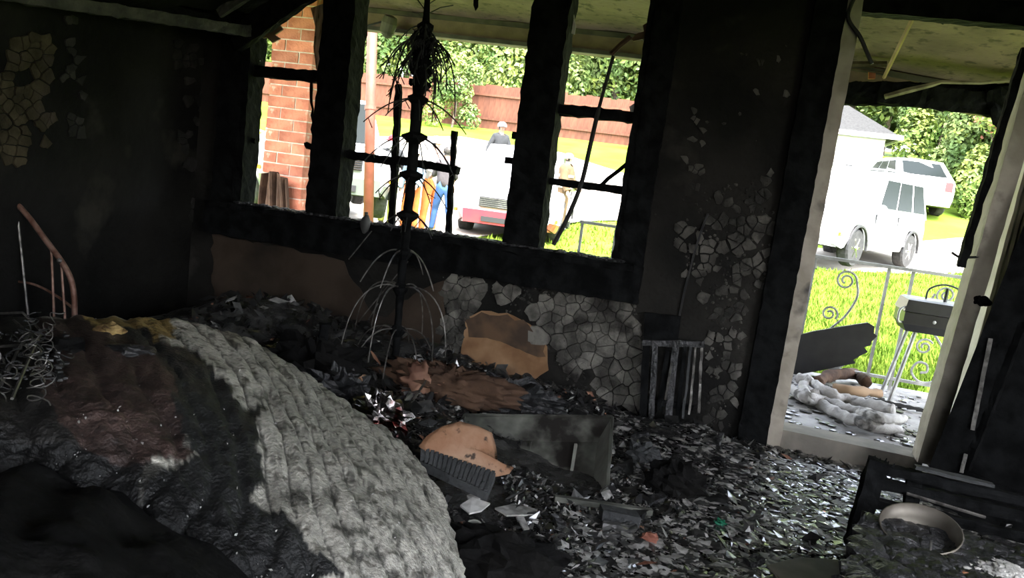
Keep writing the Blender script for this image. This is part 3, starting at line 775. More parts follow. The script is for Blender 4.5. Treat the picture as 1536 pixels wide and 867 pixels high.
# white outbuilding with shingle roof
sh = thing('white_shed', at_d(1282, 262, 27), 'white outbuilding with a grey shingle roof behind the parked white car', 'shed')
e = at_d(1318, 262, 27); gz0 = ground(e.x, e.y) - .3
cx1, cy1 = e.x, e.y; wl, wdp = 5.0, 6.0; zt = at_d(1318, 203, 27).z
b = MB(); b.box((cx1 - wl, cy1, gz0), (cx1, cy1 + wdp, zt)); b.build('walls', WHITE, sh)
b = MB(); yo = cy1 - .35; ridge = zt + 1.35
b.add([(cx1 - wl - .3, yo, zt - .05), (cx1 + .45, yo, zt - .05), (cx1 + .45, cy1 + wdp + .35, zt - .05), (cx1 - wl - .3, cy1 + wdp + .35, zt - .05), (cx1 - wl + 1, cy1 + wdp / 2, ridge), (cx1 - 1.2, cy1 + wdp / 2, ridge)],
      [(0, 1, 5, 4), (1, 2, 5), (2, 3, 4, 5), (3, 0, 4), (0, 3, 2, 1)]); b.build('roof', SHINGLE, sh)
b = MB(); b.bar((cx1 - wl - .3, yo - .02, zt - .06), (cx1 + .47, yo - .02, zt - .06), .05, .16); b.bar((cx1 + .47, yo, zt - .06), (cx1 + .47, cy1 + wdp + .35, zt - .06), .05, .16); b.build('fascia', WHITE, sh)
for i in range(1, 9):
    z = gz0 + .3 + (zt - gz0 - .3) * i / 9
    b = MB(); b.box((cx1 - wl - .01, cy1 - .02, z), (cx1 + .02, cy1, z + .02)); b.build('siding_board', WHITE, sh)
b = MB(); vp_ = at_d(1275, 250, 26.9); b.box((vp_.x - .12, cy1 - .05, vp_.z - .08), (vp_.x + .12, cy1, vp_.z + .08)); b.build('vent', TRIMK, sh)

# rust-red post in the yard
pb = at_d(553, 300, 10.0); pt = at_d(558, 60, 10.0)
ps = thing('yard_post', (pb.x, pb.y, ground(pb.x, pb.y)), 'tall rust red round post standing in the yard outside the middle window', 'post')
ax_ = (pt - pb).normalized(); p0 = pb - ax_ * ((pb.z - ground(pb.x, pb.y)) / ax_.z)
b = MB(); b.tube([p0, p0 + ax_ * 4.2], .066, 14); b.build('shaft', POSTM, ps, smooth=True)
b = MB(); b.tube([at_d(555.5, 163, 10.0) + ax_ * -.02, at_d(555.5, 163, 10.0) + ax_ * .03], .075, 14); b.build('collar', POSTM, ps)

# ------------------------------------------------------------------ trees
def crown(name, c, R, n, size, mats, blobs=14, flower=0.0):
    c = np.array(c); R = np.array(R)
    bc = rng.uniform(-.72, .72, (blobs, 3))
    br = rng.uniform(.28, .5, blobs)
    k = rng.integers(0, blobs, n); d = rng.normal(0, 1, (n, 3)); d /= np.linalg.norm(d, axis=1)[:, None]
    rad = br[k] * (1 - .35 * rng.random(n) ** 2)
    p = (bc[k] + d * rad[:, None]) * R + c
    p[:, 2] = np.maximum(p[:, 2], c[2] - R[2])
    nrm = d + rng.normal(0, .55, (n, 3)); nrm[:, 2] += .4; nrm /= np.linalg.norm(nrm, axis=1)[:, None]
    t = np.cross(nrm, rng.normal(0, 1, (n, 3))); t /= np.linalg.norm(t, axis=1)[:, None]; bt = np.cross(nrm, t)
    s = size * rng.uniform(.6, 1.3, n)[:, None]
    q = np.stack([p - t * s, p + bt * s * .55 + nrm * s * .12, p + t * s, p - bt * s * .55 + nrm * s * .12], 1).reshape(-1, 3)
    f = np.arange(4 * n).reshape(-1, 4)
    shade = rng.integers(0, 3, blobs)[k]
    mi = np.where(rng.random(n) < .7, shade, rng.integers(0, 3, n))
    ml = list(mats)
    if flower: ml = ml + [FLOWER]; fl_ = rng.integers(0, blobs, 3); mi = np.where((np.isin(k, fl_)) & (rng.random(n) < flower), len(mats), mi)
    return raw_mesh(name, q, f, ml, mi)
def tree(loc, H, R, n, size, mats, label, name='leafy_tree', group=None, trunk=True, flower=0.0):
    g_ = ground(loc[0], loc[1])
    t = thing(name, (loc[0], loc[1], g_), label, 'tree' if trunk else 'shrub', group)
    zc_ = H - R[2]
    o = raw_obj('foliage', crown('foliage', (0, 0, zc_), R, n, size, mats, blobs=34 if trunk else 14, flower=flower), t); o['kind'] = 'stuff'
    b = MB(); b.tube([V((0, 0, -.2)), V((.1, 0, zc_ * .5)), V((.05, .1, zc_)), V((.3, .1, zc_ + R[2] * .5))], [.22, .17, .13, .05] if trunk else [.06, .05, .04, .02], 8)
    for a in range(4): b.tube([V((.05, .1, zc_ * .75)), V((math.cos(a * 1.7) * R[0] * .3, math.sin(a * 1.7) * R[1] * .3, zc_ + .1 * R[2])), V((math.cos(a * 1.7) * R[0] * .6, math.sin(a * 1.7) * R[1] * .6, zc_ + .4 * R[2]))], [.09, .06, .02] if trunk else [.03, .02, .01], 6)
    ob = bpy.data.objects.new('trunk', b.mesh('trunk', BARK)); COL.objects.link(ob); ob.parent = t
    return t
BR = [LEAF[0], LEAF[0], LEAF[1]]; MI = [LEAF[0], LEAF[1], LEAF[1]]; DK = [LEAF[1], LEAF[2], LEAF[1]]
spec = [  # x, y, height, radii, count, leaf, mats, label
    (-27.5, 31, 11.5, (4.6, 3, 5.6), 24960, 0.132, BR, 'bright tree farthest left, seen past the pillar through the left window'),
    (-21.8, 36.5, 12.5, (3.6, 3, 6.4), 27040, 0.132, MI, 'tree behind the rust red post, left of the burnt tree pole'),
    (-16.2, 36.5, 12.5, (3.4, 3, 6.4), 31200, 0.132, MI, 'mid green tree behind the fence, right behind the burnt tree pole'),
    (-11.0, 36.5, 13, (3.3, 3, 6.7), 31200, 0.132, BR, 'yellowish tree in the middle window, above the head in the white cap'),
    (-5.8, 36.5, 13, (3.3, 3, 6.7), 27040, 0.132, MI, 'tree hidden largely by the mullion between middle and right windows'),
    (-.6, 36.5, 13, (3.3, 3, 6.7), 31200, 0.132, BR, 'bright tree filling the upper right window'),
    (4.6, 38, 13, (3.2, 3, 6.7), 10400, 0.145, MI, 'tree behind the wall between right window and doorway'),
    (7.6, 36.6, 11.5, (2.9, 1.8, 5.2), 24960, 0.119, BR, 'bright tree over the shed roof at the left of the doorway'),
    (11.6, 33.0, 11, (2.9, 2.4, 5.2), 29120, 0.112, BR, 'yellow green tree in the top middle of the doorway'),
    (16.2, 33.0, 11, (2.9, 2.4, 5.2), 27040, 0.112, MI, 'green tree at the top right of the doorway'),
    (20.8, 34, 12, (3.0, 2.5, 5.6), 14560, 0.125, MI, 'tree farthest right beyond the doorway jamb'),
]
for (x, y, H, R_, n, s, m, lab) in spec: tree((x, y), H, R_, n, s, m, lab, group='trees beyond the yard')
# a denser, darker line of evergreens behind them closes the view
ORD = ['first', 'second', 'third', 'fourth', 'fifth', 'sixth', 'seventh', 'eighth', 'ninth', 'last']
for i, x in enumerate([-39, -31, -23, -15.2, -7.6, 0, 7.6, 15.2, 23, 31]):
    tree((x, 46.5), 17, (5.0, 3.0, 8.2), 5200, .62, DK, ORD[i] + ' dark tree from the left end of the rear row', name='dark_tree', group='dark trees in the far row')
GC_ = at_d(1388, 300, 31.5)
GA, GB_ = at_g(1456, 330), at_g(1500, 340)
shr = [(7.6, 29.3, 4.9, (1.4, 1.2, 2.4), 11340, 0.086, MI, 'dense green bush just right of the white shed', 0), (GC_.x, GC_.y, 6.6, (1.9, 1.2, 3.4), 13000, .11, MI, 'big green bush behind the rear white car, beside the shed roof', 0),
       (GA.x, GA.y + 2.2, 4.0, (1.2, 1.0, 2.2), 9750, 0.086, MI, 'tall green bush with reddish blossom in the right of the doorway', .5),
       (GB_.x, GB_.y + 1.0, 4.2, (1.2, 1.0, 2.3), 9750, 0.086, MI, 'tall green bush beside the burnt right jamb of the doorway', .2), (-3.0, 30.6, 1.9, (.8, .6, .95), 2430, 0.065, BR, 'small yellow green shrub before the fence, in the right window', 0), (-11.6, 31.2, 3.0, (1.4, .9, 1.5), 4320, 0.079, MI, 'shrub leaning over the fence beside the muntin', 0), (-1.1, 29.4, 1.9, (.6, .6, .95), 1890, 0.065, BR, 'yellow shrub at the right edge of the right window', 0)]
for (x, y, H, R_, n, s, m, lab, fl_) in shr: tree((x, y), H, R_, n, s, m, lab, name='bush', trunk=False, flower=fl_)
#@@CARS

# ------------------------------------------------------------------ vehicles (x forward, y left, z up in their own frame)
def pw(pts, x):
    return float(np.interp(x, [p[0] for p in pts], [p[1] for p in pts]))
def car(name, label, cat, pos, heading, P, lower=None, rack=False, group=None):
    """P: L, W, profile of bonnet/belt line, greenhouse stations, wheel positions"""
    root = thing(name, pos, label, cat, group); root.rotation_euler = (0, 0, heading); root['_o'] = (0, 0, 0)
    paint = P['paint']; L, W = P['L'], P['W']; hw = W / 2
    x0, x1 = -L / 2, L / 2
    belt = P['belt']; zb = P.get('zb', .24)
    arch = P['wheels']; wr = P['wr']
    xs_ = sorted(set([x0 + (x1 - x0) * i / 40 for i in range(41)] + [a + d for a in arch for d in (-wr * 1.18, -wr * 1.0, -wr * .6, 0, wr * .6, wr * 1.0, wr * 1.18)]))
    vs = []; fs = []; mi = []
    def wid(x):
        t = max(0, (abs(x) - (L / 2 - .55)) / .55); return hw * (1 - .17 * t ** 2.2)
    for x in xs_:
        w = wid(x); zt = pw(belt, x); zl = zb + .10 * max(0, (abs(x) - (L / 2 - .35)) / .35)
        for a in arch:
            d = abs(x - a)
            if d < wr * 1.18: zl = max(zl, P['wz'] + math.sqrt(max(0, (wr * 1.18) ** 2 - d * d)))
        zl = min(zl, zt - .12)
        h = zt - zl
        ring = [(-w * .93, zl), (-w * .99, zl + .22 * h), (-w, zl + .6 * h), (-w * .965, zl + .93 * h), (-w * .86, zt), (-w * .4, zt + .025), (0, zt + .032)]
        ring = ring + [(-a, b_) for (a, b_) in ring[-2::-1]]
        vs += [(x, a, b_) for (a, b_) in ring]
    n = 13
    for i in range(len(xs_) - 1):
        for k in range(n - 1):
            fs.append((i * n + k, (i + 1) * n + k, (i + 1) * n + k + 1, i * n + k + 1)); mi.append(1 if (lower and k in (0, n - 2)) else 0)
        fs.append((i * n + n - 1, (i + 1) * n + n - 1, (i + 1) * n, i * n)); mi.append(2)
    fs.append(tuple(range(n - 1, -1, -1))); mi.append(0); fs.append(tuple((len(xs_) - 1) * n + k for k in range(n))); mi.append(0)
    b = MB(); b.add(vs, fs); b.m = mi
    b.build('body', [paint, lower or paint, TRIMK], root, smooth=False)
    # greenhouse
    gh = P['green']          # list of (x_bottom, x_top) front and rear, roof height
    (fb, ft), (rb, rt), zr = gh
    bw_, tw_ = hw * .90, hw * .74
    zf, zrr = pw(belt, fb) - .02, pw(belt, rb) - .02
    q = [(rb, -bw_, zrr), (fb, -bw_, zf), (fb, bw_, zf), (rb, bw_, zrr), (rt, -tw_, zr), (ft, -tw_, zr - .02), (ft, tw_, zr - .02), (rt, tw_, zr)]
    b = MB()
    b.add(q + [(rt * .5 + ft * .5, 0, zr + .05), (rt, 0, zr + .03), (ft, 0, zr + .02), (rt * .5 + ft * .5, -tw_, zr + .015), (rt * .5 + ft * .5, tw_, zr + .015)],
          [(0, 1, 5, 11, 4), (2, 3, 7, 12, 6), (1, 2, 6, 10, 5), (3, 0, 4, 9, 7), (4, 11, 8, 9), (11, 5, 10, 8), (8, 10, 6, 12), (9, 8, 12, 7)])
    b.build('cabin', paint, root)
    def quadpane(nm, a, c, d, e, m_, push, shr=.0):
        pts = [V(a), V(c), V(d), V(e)]; nrm = (pts[1] - pts[0]).cross(pts[3] - pts[0]).normalized(); cen = sum(pts, V()) / 4
        if nrm.dot(cen - V((cen.x * .6, 0, 1.0))) < 0: nrm = -nrm
        MB().slab([p + nrm * (push * .2) for p in pts], nrm * push).build(nm, m_, root)
    def lerp(p, q_, t): return V(p) + (V(q_) - V(p)) * t
    def face(bl_, br_, tl_, tr_, u0_, u1_, v0_, v1_):
        f = lambda u, v: lerp(lerp(bl_, br_, u), lerp(tl_, tr_, u), v)
        return f(u0_, v0_), f(u1_, v0_), f(u1_, v1_), f(u0_, v1_)
    for sgn in (0, 1):
        bl_, br_, tl_, tr_ = (q[0], q[1], q[4], q[5]) if sgn == 0 else (q[3], q[2], q[7], q[6])
        for (ua, ub) in P['panes']:
            f4 = face(bl_, br_, tl_, tr_, ua, ub, .14, .86); quadpane('side_window', *f4, GLASSK, .012)
    f4 = face(q[1], q[2], q[5], q[6], .06, .94, .08, .92); quadpane('windscreen', *f4, P.get('screen', GLASSK), .012)
    f4 = face(q[3], q[0], q[7], q[4], .1, .9, .2, .88); quadpane('rear_window', *f4, GLASSK, .012)
    # wheels
    for a in arch:
        for s in (-1, 1):
            yc = s * (hw - .13)
            b = MB(); b.lathe([(wr * .6, -.11), (wr * .93, -.11), (wr, -.07), (wr, .07), (wr * .93, .11), (wr * .6, .11)], (a, yc, P['wz']), (0, 1, 0), 22)
            o = b.build('tire', RUBBER, root, smooth=False)
            b = MB(); b.lathe([(wr * .62, -.09), (wr * .62, .09), (wr * .55, .10), (wr * .5, .085), (.0, .085)], (a, yc, P['wz']), (0, s, 0), 18)
            for k in range(6):
                an_ = k * math.pi / 3; ca, sa = math.cos(an_), math.sin(an_)
                b.bar((a + ca * .04, yc + s * .10, P['wz'] + sa * .04), (a + ca * wr * .56, yc + s * .10, P['wz'] + sa * wr * .56), .05, .02, (0, 1, 0))
            b.lathe([(.055, 0), (.045, .03), (0, .035)], (a, yc + s * .095, P['wz']), (0, s, 0), 10)
            b.build('rim', CHROME if P.get('chrome') else CARS, root)
            b = MB(); pts = [V((a + wr * 1.16 * math.cos(t_), s * (hw * .992), P['wz'] + wr * 1.16 * math.sin(t_))) for t_ in np.linspace(-.1, math.pi + .1, 15)]
            b.tube(pts, .028, 5); b.build('wheel_arch', TRIMK, root)
    # front: grille bars, lamps, bumper
    xf = x1; zt = pw(belt, x1 - .05); wf = wid(x1)
    b = MB(); b.box((xf - .02, -wf * .58, zt - .22), (xf + .05, wf * .58, zt - .05)); g0 = b.build('grille', TRIMK, root)
    b = MB()
    for i in range(5): b.box((xf + .04, -wf * .56, zt - .205 + i * .032), (xf + .06, wf * .56, zt - .195 + i * .032))
    b.build('grille_bar', P.get('bars', CHROME), g0)
    for s in (-1, 1):
        b = MB(); b.hexa([(xf - .05, s * wf * .6, zt - .20), (xf + .012, s * wf * .58, zt - .20), (xf - .14, s * wf * .985, zt - .17), (xf - .2, s * wf * .95, zt - .17),
                          (xf - .08, s * wf * .6, zt - .03), (xf, s * wf * .58, zt - .04), (xf - .18, s * wf * .98, zt - .03), (xf - .24, s * wf * .95, zt - .02)]); b.build('headlamp', CLEARL, root)
        b = MB(); b.box((x1 - .22, s * hw * .94 - .02, zt - .36), (x1 - .10, s * hw * .94 + .02, zt - .30)); b.build('marker_lamp', AMBER, root)
        b = MB(); b.box((x0 - .015, s * hw * .62 - .12, pw(belt, x0) - .30), (x0 + .12, s * hw * .66 + .12, pw(belt, x0) - .04)); b.build('tail_lamp', REDL, root)
        b = MB(); mx_ = fb - .12; b.ball((mx_, s * (hw + .08), zf + .09), (.06, .10, .075)); b.bar((mx_, s * hw * .88, zf + .03), (mx_, s * (hw + .05), zf + .07), .04, .03); b.build('mirror', P.get('mirror', paint), root)
        for xd in P['handles']:
            b = MB(); b.box((xd - .07, s * hw * .985 - .015, zrr - .12), (xd + .07, s * hw * .985 + .015, zrr - .09)); b.build('door_handle', paint, root)
        for xd in P['seams']:
            b = MB(); b.box((xd - .006, s * hw * .99 - .014, zb + .15), (xd + .006, s * hw * .99 + .014, zrr - .02)); b.build('door_seam', TRIMK, root)
        b = MB(); b.box((-arch[1] * 0 + min(arch) + wr * 1.2, s * hw - .02, zb + .12), (max(arch) - wr * 1.2, s * hw + .015, zb + .2)); b.build('side_moulding', P.get('sill', paint), root)
    for (xx, nm, sg) in ((x1, 'front_bumper', 1), (x0, 'rear_bumper', -1)):
        b = MB(); ww = wid(xx)
        b.hexa([(xx - sg * .25, -ww * 1.02, zb + .02), (xx + sg * .05, -ww * .9, zb + .04), (xx + sg * .05, ww * .9, zb + .04), (xx - sg * .25, ww * 1.02, zb + .02),
                (xx - sg * .25, -ww * 1.03, zb + .27), (xx + sg * .06, -ww * .92, zb + .27), (xx + sg * .06, ww * .92, zb + .27), (xx - sg * .25, ww * 1.03, zb + .27)])
        bm_ = b.build(nm, P.get('bump', lower or paint), root)
        if sg == 1:
            b = MB(); b.box((xx + .045, -ww * .5, zb + .08), (xx + .07, ww * .5, zb + .17)); b.build('air_intake', TRIMK, bm_)
        else:
            b = MB(); b.box((xx - .075, -.17, zb + .1), (xx - .055, .17, zb + .2)); b.build('number_plate', WHITE, bm_)
    if rack:
        for s in (-1, 1):
            b = MB(); b.tube([(rt + .1, s * tw_ * .9, zr + .02), (rt + .18, s * tw_ * .9, zr + .1), (ft - .3, s * tw_ * .9, zr + .1), (ft - .2, s * tw_ * .9, zr)], .022, 6); b.build('roof_rail', CARS, root)
        for t_ in (.25, .7):
            xx = rt + (ft - rt) * t_; b = MB(); b.tube([(xx, -tw_ * .9, zr + .1), (xx, tw_ * .9, zr + .1)], .018, 6); b.build('cross_bar', CARS, root)
    return root
SUV = dict(L=4.55, W=1.78, belt=[(-2.3, 1.06), (-1.9, 1.12), (.75, 1.10), (.95, 1.08), (2.0, 1.02), (2.25, .92)], green=[(.95, .25), (-2.18, -1.98), 1.86], panes=[(.04, .26), (.30, .56), (.59, .86)],
           wheels=[-1.32, 1.42], wr=.36, wz=.36, handles=[-.75, .25], seams=[-.35, .78], zb=.33, paint=CARW, chrome=True)
VAN = dict(L=4.9, W=1.9, belt=[(-2.4, 1.0), (.9, 1.0), (1.35, .98), (2.15, .86), (2.42, .74)], green=[(1.5, .5), (-2.3, -2.05), 1.68], panes=[(.03, .25), (.28, .52), (.55, .80)],
           wheels=[-1.45, 1.5], wr=.34, wz=.34, handles=[-.6, .3], seams=[-.3, .8], zb=.2, paint=CARW)
HATCH = dict(L=4.3, W=1.76, belt=[(-2.1, .98), (-1.6, 1.0), (.6, .96), (1.0, .93), (1.9, .80), (2.12, .70)], green=[(1.05, .2), (-2.0, -1.35), 1.52], panes=[(.06, .3), (.33, .58), (.61, .84)],
             wheels=[-1.3, 1.32], wr=.33, wz=.33, handles=[-.7, .2], seams=[-.35, .7], zb=.22, paint=CARS)
def gpos(x, y): return V((x, y, ground(x, y) + .012))
def car_at(f, r, wb_off=0):   # heading from two seen wheel contact points
    return math.atan2(f.y - r.y, f.x - r.x)
# white 4x4 in the doorway: nearer front wheel at left, tail away to the right
fwp, rwp = at_d(1276, 402, 14.6), at_d(1354, 397, 16.4)
hd = car_at(fwp, rwp); dirv = V((math.cos(hd), math.sin(hd), 0)); side = V((-dirv.y, dirv.x, 0))
mid = (fwp + rwp) / 2; cpos = mid + (side if side.y > 0 else -side) * .82 - dirv * .05
car('white_suv', 'white four by four with roof rails parked on the grass edge, seen through the doorway', 'car', V((cpos.x, cpos.y, (fwp.z + rwp.z) / 2 - .02)), hd, dict(SUV, bump=CARW, sill=CARW, screen=mat('glare_screen', (.42, .44, .45), rough=.15, spec=.6)), rack=True)  # pale windscreen colour stands in for glare on the glass
c2 = at_g(1396, 327)
car('white_crossover', 'white crossover parked farther up the drive with its red tail lamp showing', 'car', gpos(c2.x - .75, c2.y + 1.7) - V((0, 0, .28)), math.radians(101), dict(HATCH, paint=CARW, L=4.4))
# red car in the middle window: sky glare put into pale hood and screen colours
c3 = at_d(752, 352, 13.2)
car('red_bumper_car', 'red car facing the house in the middle window, sky glare painted pale on its body', 'car', V((c3.x - .35, c3.y + 2.5, -.02 + ground(0, 13.5))), math.radians(-82), dict(VAN, bars=STEEL, bump=CARR, screen=CARW, paint=mat('glare_paint', (.5,.49,.49), rough=.3, coat=.8)), lower=CARR)
# silver car behind the pillar, facing the house
c4 = at_d(470, 324, 10.9); av = V((c4.x, c4.y, 0)).normalized()
car('silver_car', 'silver car with dark windscreen facing the house behind the brick pillar', 'car', V((c4.x + av.x * 2.2, c4.y + av.y * 2.2, c4.z)), math.atan2(-av.y, -av.x) + .06, dict(SUV, W=1.95, paint=CARS, bump=CARG, green=[(1.15, .55), (-2.18, -1.98), 1.80]), lower=CARG)

# ------------------------------------------------------------------ people
def person(loc, heading, h, label, pose, wear, parts=()):
    """one continuous skinned figure; garments are shells lifted off it"""
    s = h / 1.75
    root = thing('person', loc, label, 'person', 'people in the yard'); root.rotation_euler = (0, 0, heading)
    J = {}
    lean = pose.get('lean', 0.0)
    def up(z, y=0.0, x=0.0):    # spine point, leaning forward above the hips
        if z > .95: return V((x, y + math.sin(lean) * (z - .95), .95 + math.cos(lean) * (z - .95)))
        return V((x, y, z))
    verts = []; edges = []; rad = []; tagz = []
    def add(p, r, par, t):
        verts.append(V(p) * s); rad.append(r * s); tagz.append(t)
        if par is not None: edges.append((par, len(verts) - 1))
        return len(verts) - 1
    pel = add(up(.95), .145, None, 'leg'); bel = add(up(1.08), .14, pel, 'top'); chest = add(up(1.28), .155, bel, 'top')
    sh = add(up(1.42), .12, chest, 'top'); nk = add(up(1.50), .055, sh, 'skin')
    hp = up(1.58, .015); hd1 = add(hp, .078, nk, 'skin'); hd2 = add(up(1.66, .01), .092, hd1, 'hair'); hd3 = add(up(1.73, -.005), .06, hd2, 'hair')
    for sg, key in ((-1, 'L'), (1, 'R')):
        hipa = add(up(.90, 0, .09 * sg), .095, pel, 'leg')
        fwd_, bend, out = pose.get('leg' + key, (0.0, 0.05, .02))
        kn = V((.10 * sg + out * sg * .5, math.sin(fwd_) * .43, .90 - math.cos(fwd_) * .42))
        an_ = kn + V((out * sg * .5, math.sin(fwd_ - bend) * .42, -math.cos(fwd_ - bend) * .41))
        k_ = add(kn, .062, hipa, 'leg'); cf = add(kn * .6 + an_ * .4 + V((0, -.012, 0)), .058, k_, 'leg'); a_ = add(an_, .042, cf, 'leg')
        heel = add(an_ + V((0, -.02, -.045)), .04, a_, 'shoe'); toe = add(an_ + V((.02 * sg, .15, -.055)), .036, heel, 'shoe')
        sp = add(up(1.42, 0, .155 * sg), .068, sh, 'top')
        sw, el, outa = pose.get('arm' + key, (0.1, .2, .12))
        e = up(1.42, 0, .17 * sg) + V((outa * sg, math.sin(sw) * .29, -math.cos(sw) * .29))
        wv = V((outa * .3 * sg - pose.get('in', 0) * sg, math.sin(sw + el) * .25, -math.cos(sw + el) * .25))
        wr_ = e + wv
        e_ = add(e, .047, sp, 'sleeve'); w_ = add(wr_, .029, e_, 'skin')
        d_ = wv.normalized(); pal = add(wr_ + d_ * .06, .034, w_, 'skin')
        crossv = d_.cross(V((sg, .2, .1))).normalized()
        for fi in range(4):
            o_ = crossv * (.028 - .018 * fi); ln = (.075, .085, .08, .062)[fi]
            f1_ = add(wr_ + d_ * .10 + o_, .0095, pal, 'skin'); curl = V((-sg * .03, 0, 0))
            add(wr_ + d_ * (.10 + ln) + o_ * 1.15 + curl, .008, f1_, 'skin')
        add(wr_ + d_ * .075 + crossv * .055, .0105, pal, 'skin')
    me = bpy.data.meshes.new('figure'); me.from_pydata([tuple(v) for v in verts], edges, []); me.update()
    tmp = bpy.data.objects.new('figure', me); COL.objects.link(tmp)
    md = tmp.modifiers.new('skin', 'SKIN'); md.use_smooth_shade = True
    for i, r in enumerate(rad):
        f_ = 1.0
        me.skin_vertices[0].data[i].radius = (r * (1.25 if tagz[i] in ('top',) and i < 4 else 1.0), r * (.82 if tagz[i] == 'top' and i < 4 else 1.0))
    me.skin_vertices[0].data[0].use_root = True
    tmp.modifiers.new('sub', 'SUBSURF').levels = 1
    dg = bpy.context.evaluated_depsgraph_get(); ev = tmp.evaluated_get(dg)
    out_me = bpy.data.meshes.new_from_object(ev, depsgraph=dg)
    bpy.data.objects.remove(tmp)
    order = ['skin', 'hair', 'top', 'sleeve', 'leg', 'shoe']
    out_me.materials.clear()
    for k_ in order: out_me.materials.append(wear[k_])
    A = np.array([tuple(v) for v in verts]); segs = [(a, c) for a, c in edges]
    P0 = np.array([A[a] for a, c in segs]); P1 = np.array([A[c] for a, c in segs])
    lab_ = [tagz[c] for a, c in segs]
    for i, (a, c) in enumerate(segs):
        if tagz[c] == 'skin' and tagz[a] == 'sleeve' and wear.get('long'): lab_[i] = 'sleeve'
    cls = []
    for p in out_me.polygons:
        c = np.array(p.center); d = P1 - P0; t_ = np.clip(((c - P0) * d).sum(1) / np.maximum(1e-9, (d * d).sum(1)), 0, 1)
        i = int(np.argmin(np.linalg.norm(P0 + d * t_[:, None] - c, axis=1)))
        L_ = lab_[i]
        if L_ == 'hair' and c[1] > A[hd2][1] + .045 * s and c[2] < A[hd2][2] + .02 * s: L_ = 'skin'
        p.material_index = order.index(L_); p.use_smooth = True; cls.append(L_)
    bo = bpy.data.objects.new('body', out_me); COL.objects.link(bo); bo.parent = root
    # garments
    def garment(nm, kinds, m, lift):
        idx = [p for p, L_ in zip(out_me.polygons, cls) if L_ in kinds]
        if not idx: return
        used = {}; vs = []; fs = []
        for p in idx:
            f = []
            for vi in p.vertices:
                if vi not in used:
                    used[vi] = len(vs); v = out_me.vertices[vi]; vs.append(v.co + v.normal * lift + mnoise.noise_vector(v.co * 14) * .006)
                f.append(used[vi])
            fs.append(tuple(f))
        b = MB(); b.add(vs, fs); g_ = MB.build(b, nm, m, root, smooth=True); g_.modifiers.new('thick', 'SOLIDIFY').thickness = .006
        return g_
    root['_o'] = (0, 0, 0)
    garment('shirt', ('top', 'sleeve'), wear['top'], .012 * s + wear.get('bulk', 0))
    garment('trousers', ('leg',), wear['leg'], .010 * s + wear.get('bulk', 0) * .6)
    hc = V(A[hd2])
    for sg in (-1, 1):
        b = MB(); b.ball(hc + V((.032 * sg, .083, -.005)) * s, .012 * s, 6, 4); b.build('eye', TRIMK, root)
        b = MB(); b.ball(hc + V((.092 * sg, 0, -.015)) * s, V((.012, .025, .034)) * s, 6, 5); b.build('ear', wear['skin'], root)
    b = MB(); b.add([hc + V(q_) * s for q_ in [(-.016, .085, -.04), (.016, .085, -.04), (0, .118, -.038), (0, .088, .008)]], [(0, 1, 2), (0, 2, 3), (2, 1, 3)]); b.build('nose', wear['skin'], root)
    b = MB(); b.tube([hc + V((-.025, .078, -.068)) * s, hc + V((0, .086, -.07)) * s, hc + V((.025, .078, -.068)) * s], .006 * s, 5); b.build('mouth', mat('lip', (.25, .09, .08), rough=.5), root)
    if 'cap' in wear:
        b = MB(); prof = [(.112, -.005), (.113, .03), (.10, .07), (.06, .105), (.0, .115)]
        b.lathe([(r * s, z * s) for r, z in prof], hc + V((0, 0, .005)) * s, (0, math.sin(lean), math.cos(lean)), 14)
        br_ = wear.get('brim', .10); vs = []
        if wear.get('helmet'): b.lathe([(.15 * s, -.01 * s), (.15 * s, 0), (.11 * s, .02 * s)], hc + V((0, -.01, 0)) * s, (0, math.sin(lean), math.cos(lean)), 14)
        else: b.slab([hc + V((math.cos(t_) * .10, .06 + math.sin(t_) * br_, .012)) * s for t_ in np.linspace(0, math.pi, 9)], (0, 0, .01 * s))
        b.build('helmet' if wear.get('helmet') else 'cap', wear['cap'], root, smooth=False)
    else:
        b = MB(); b.ball(hc + V((0, -.014, .028)) * s, V((.1, .098, .085)) * s, 10, 7, jit=.12); b.build('hair', wear['hair'], root)
    for fn_ in parts: fn_(root, s, A)
    return root
def band(z, m, r=.19):
    def f(root, s, A):
        b = MB(); b.lathe([(r * s, -.025 * s), (r * s * 1.01, .025 * s), (r * .9 * s, .025 * s), (r * .9 * s, -.025 * s)], (0, 0, z * s), (0, 0, 1), 14)
        b.v = [(x, y * .72, zz) for x, y, zz in b.v]; b.build('reflective_band', m, root)
    return f
REFL = mat('reflective_tape', (.72, .70, .5), (.8, .78, .6), 10, .4)
HAIRK = mat('dark_hair', (.015, .013, .012), (.03, .026, .022), 30, .6)
SHOE = mat('dark_shoe', (.03, .03, .03), (.05, .05, .05), 10, .6)
def wear(skin, top, leg, hair=HAIRK, **k): return dict(skin=skin, hair=hair, top=top, sleeve=k.pop('sleeve', top), leg=leg, shoe=SHOE, **k)
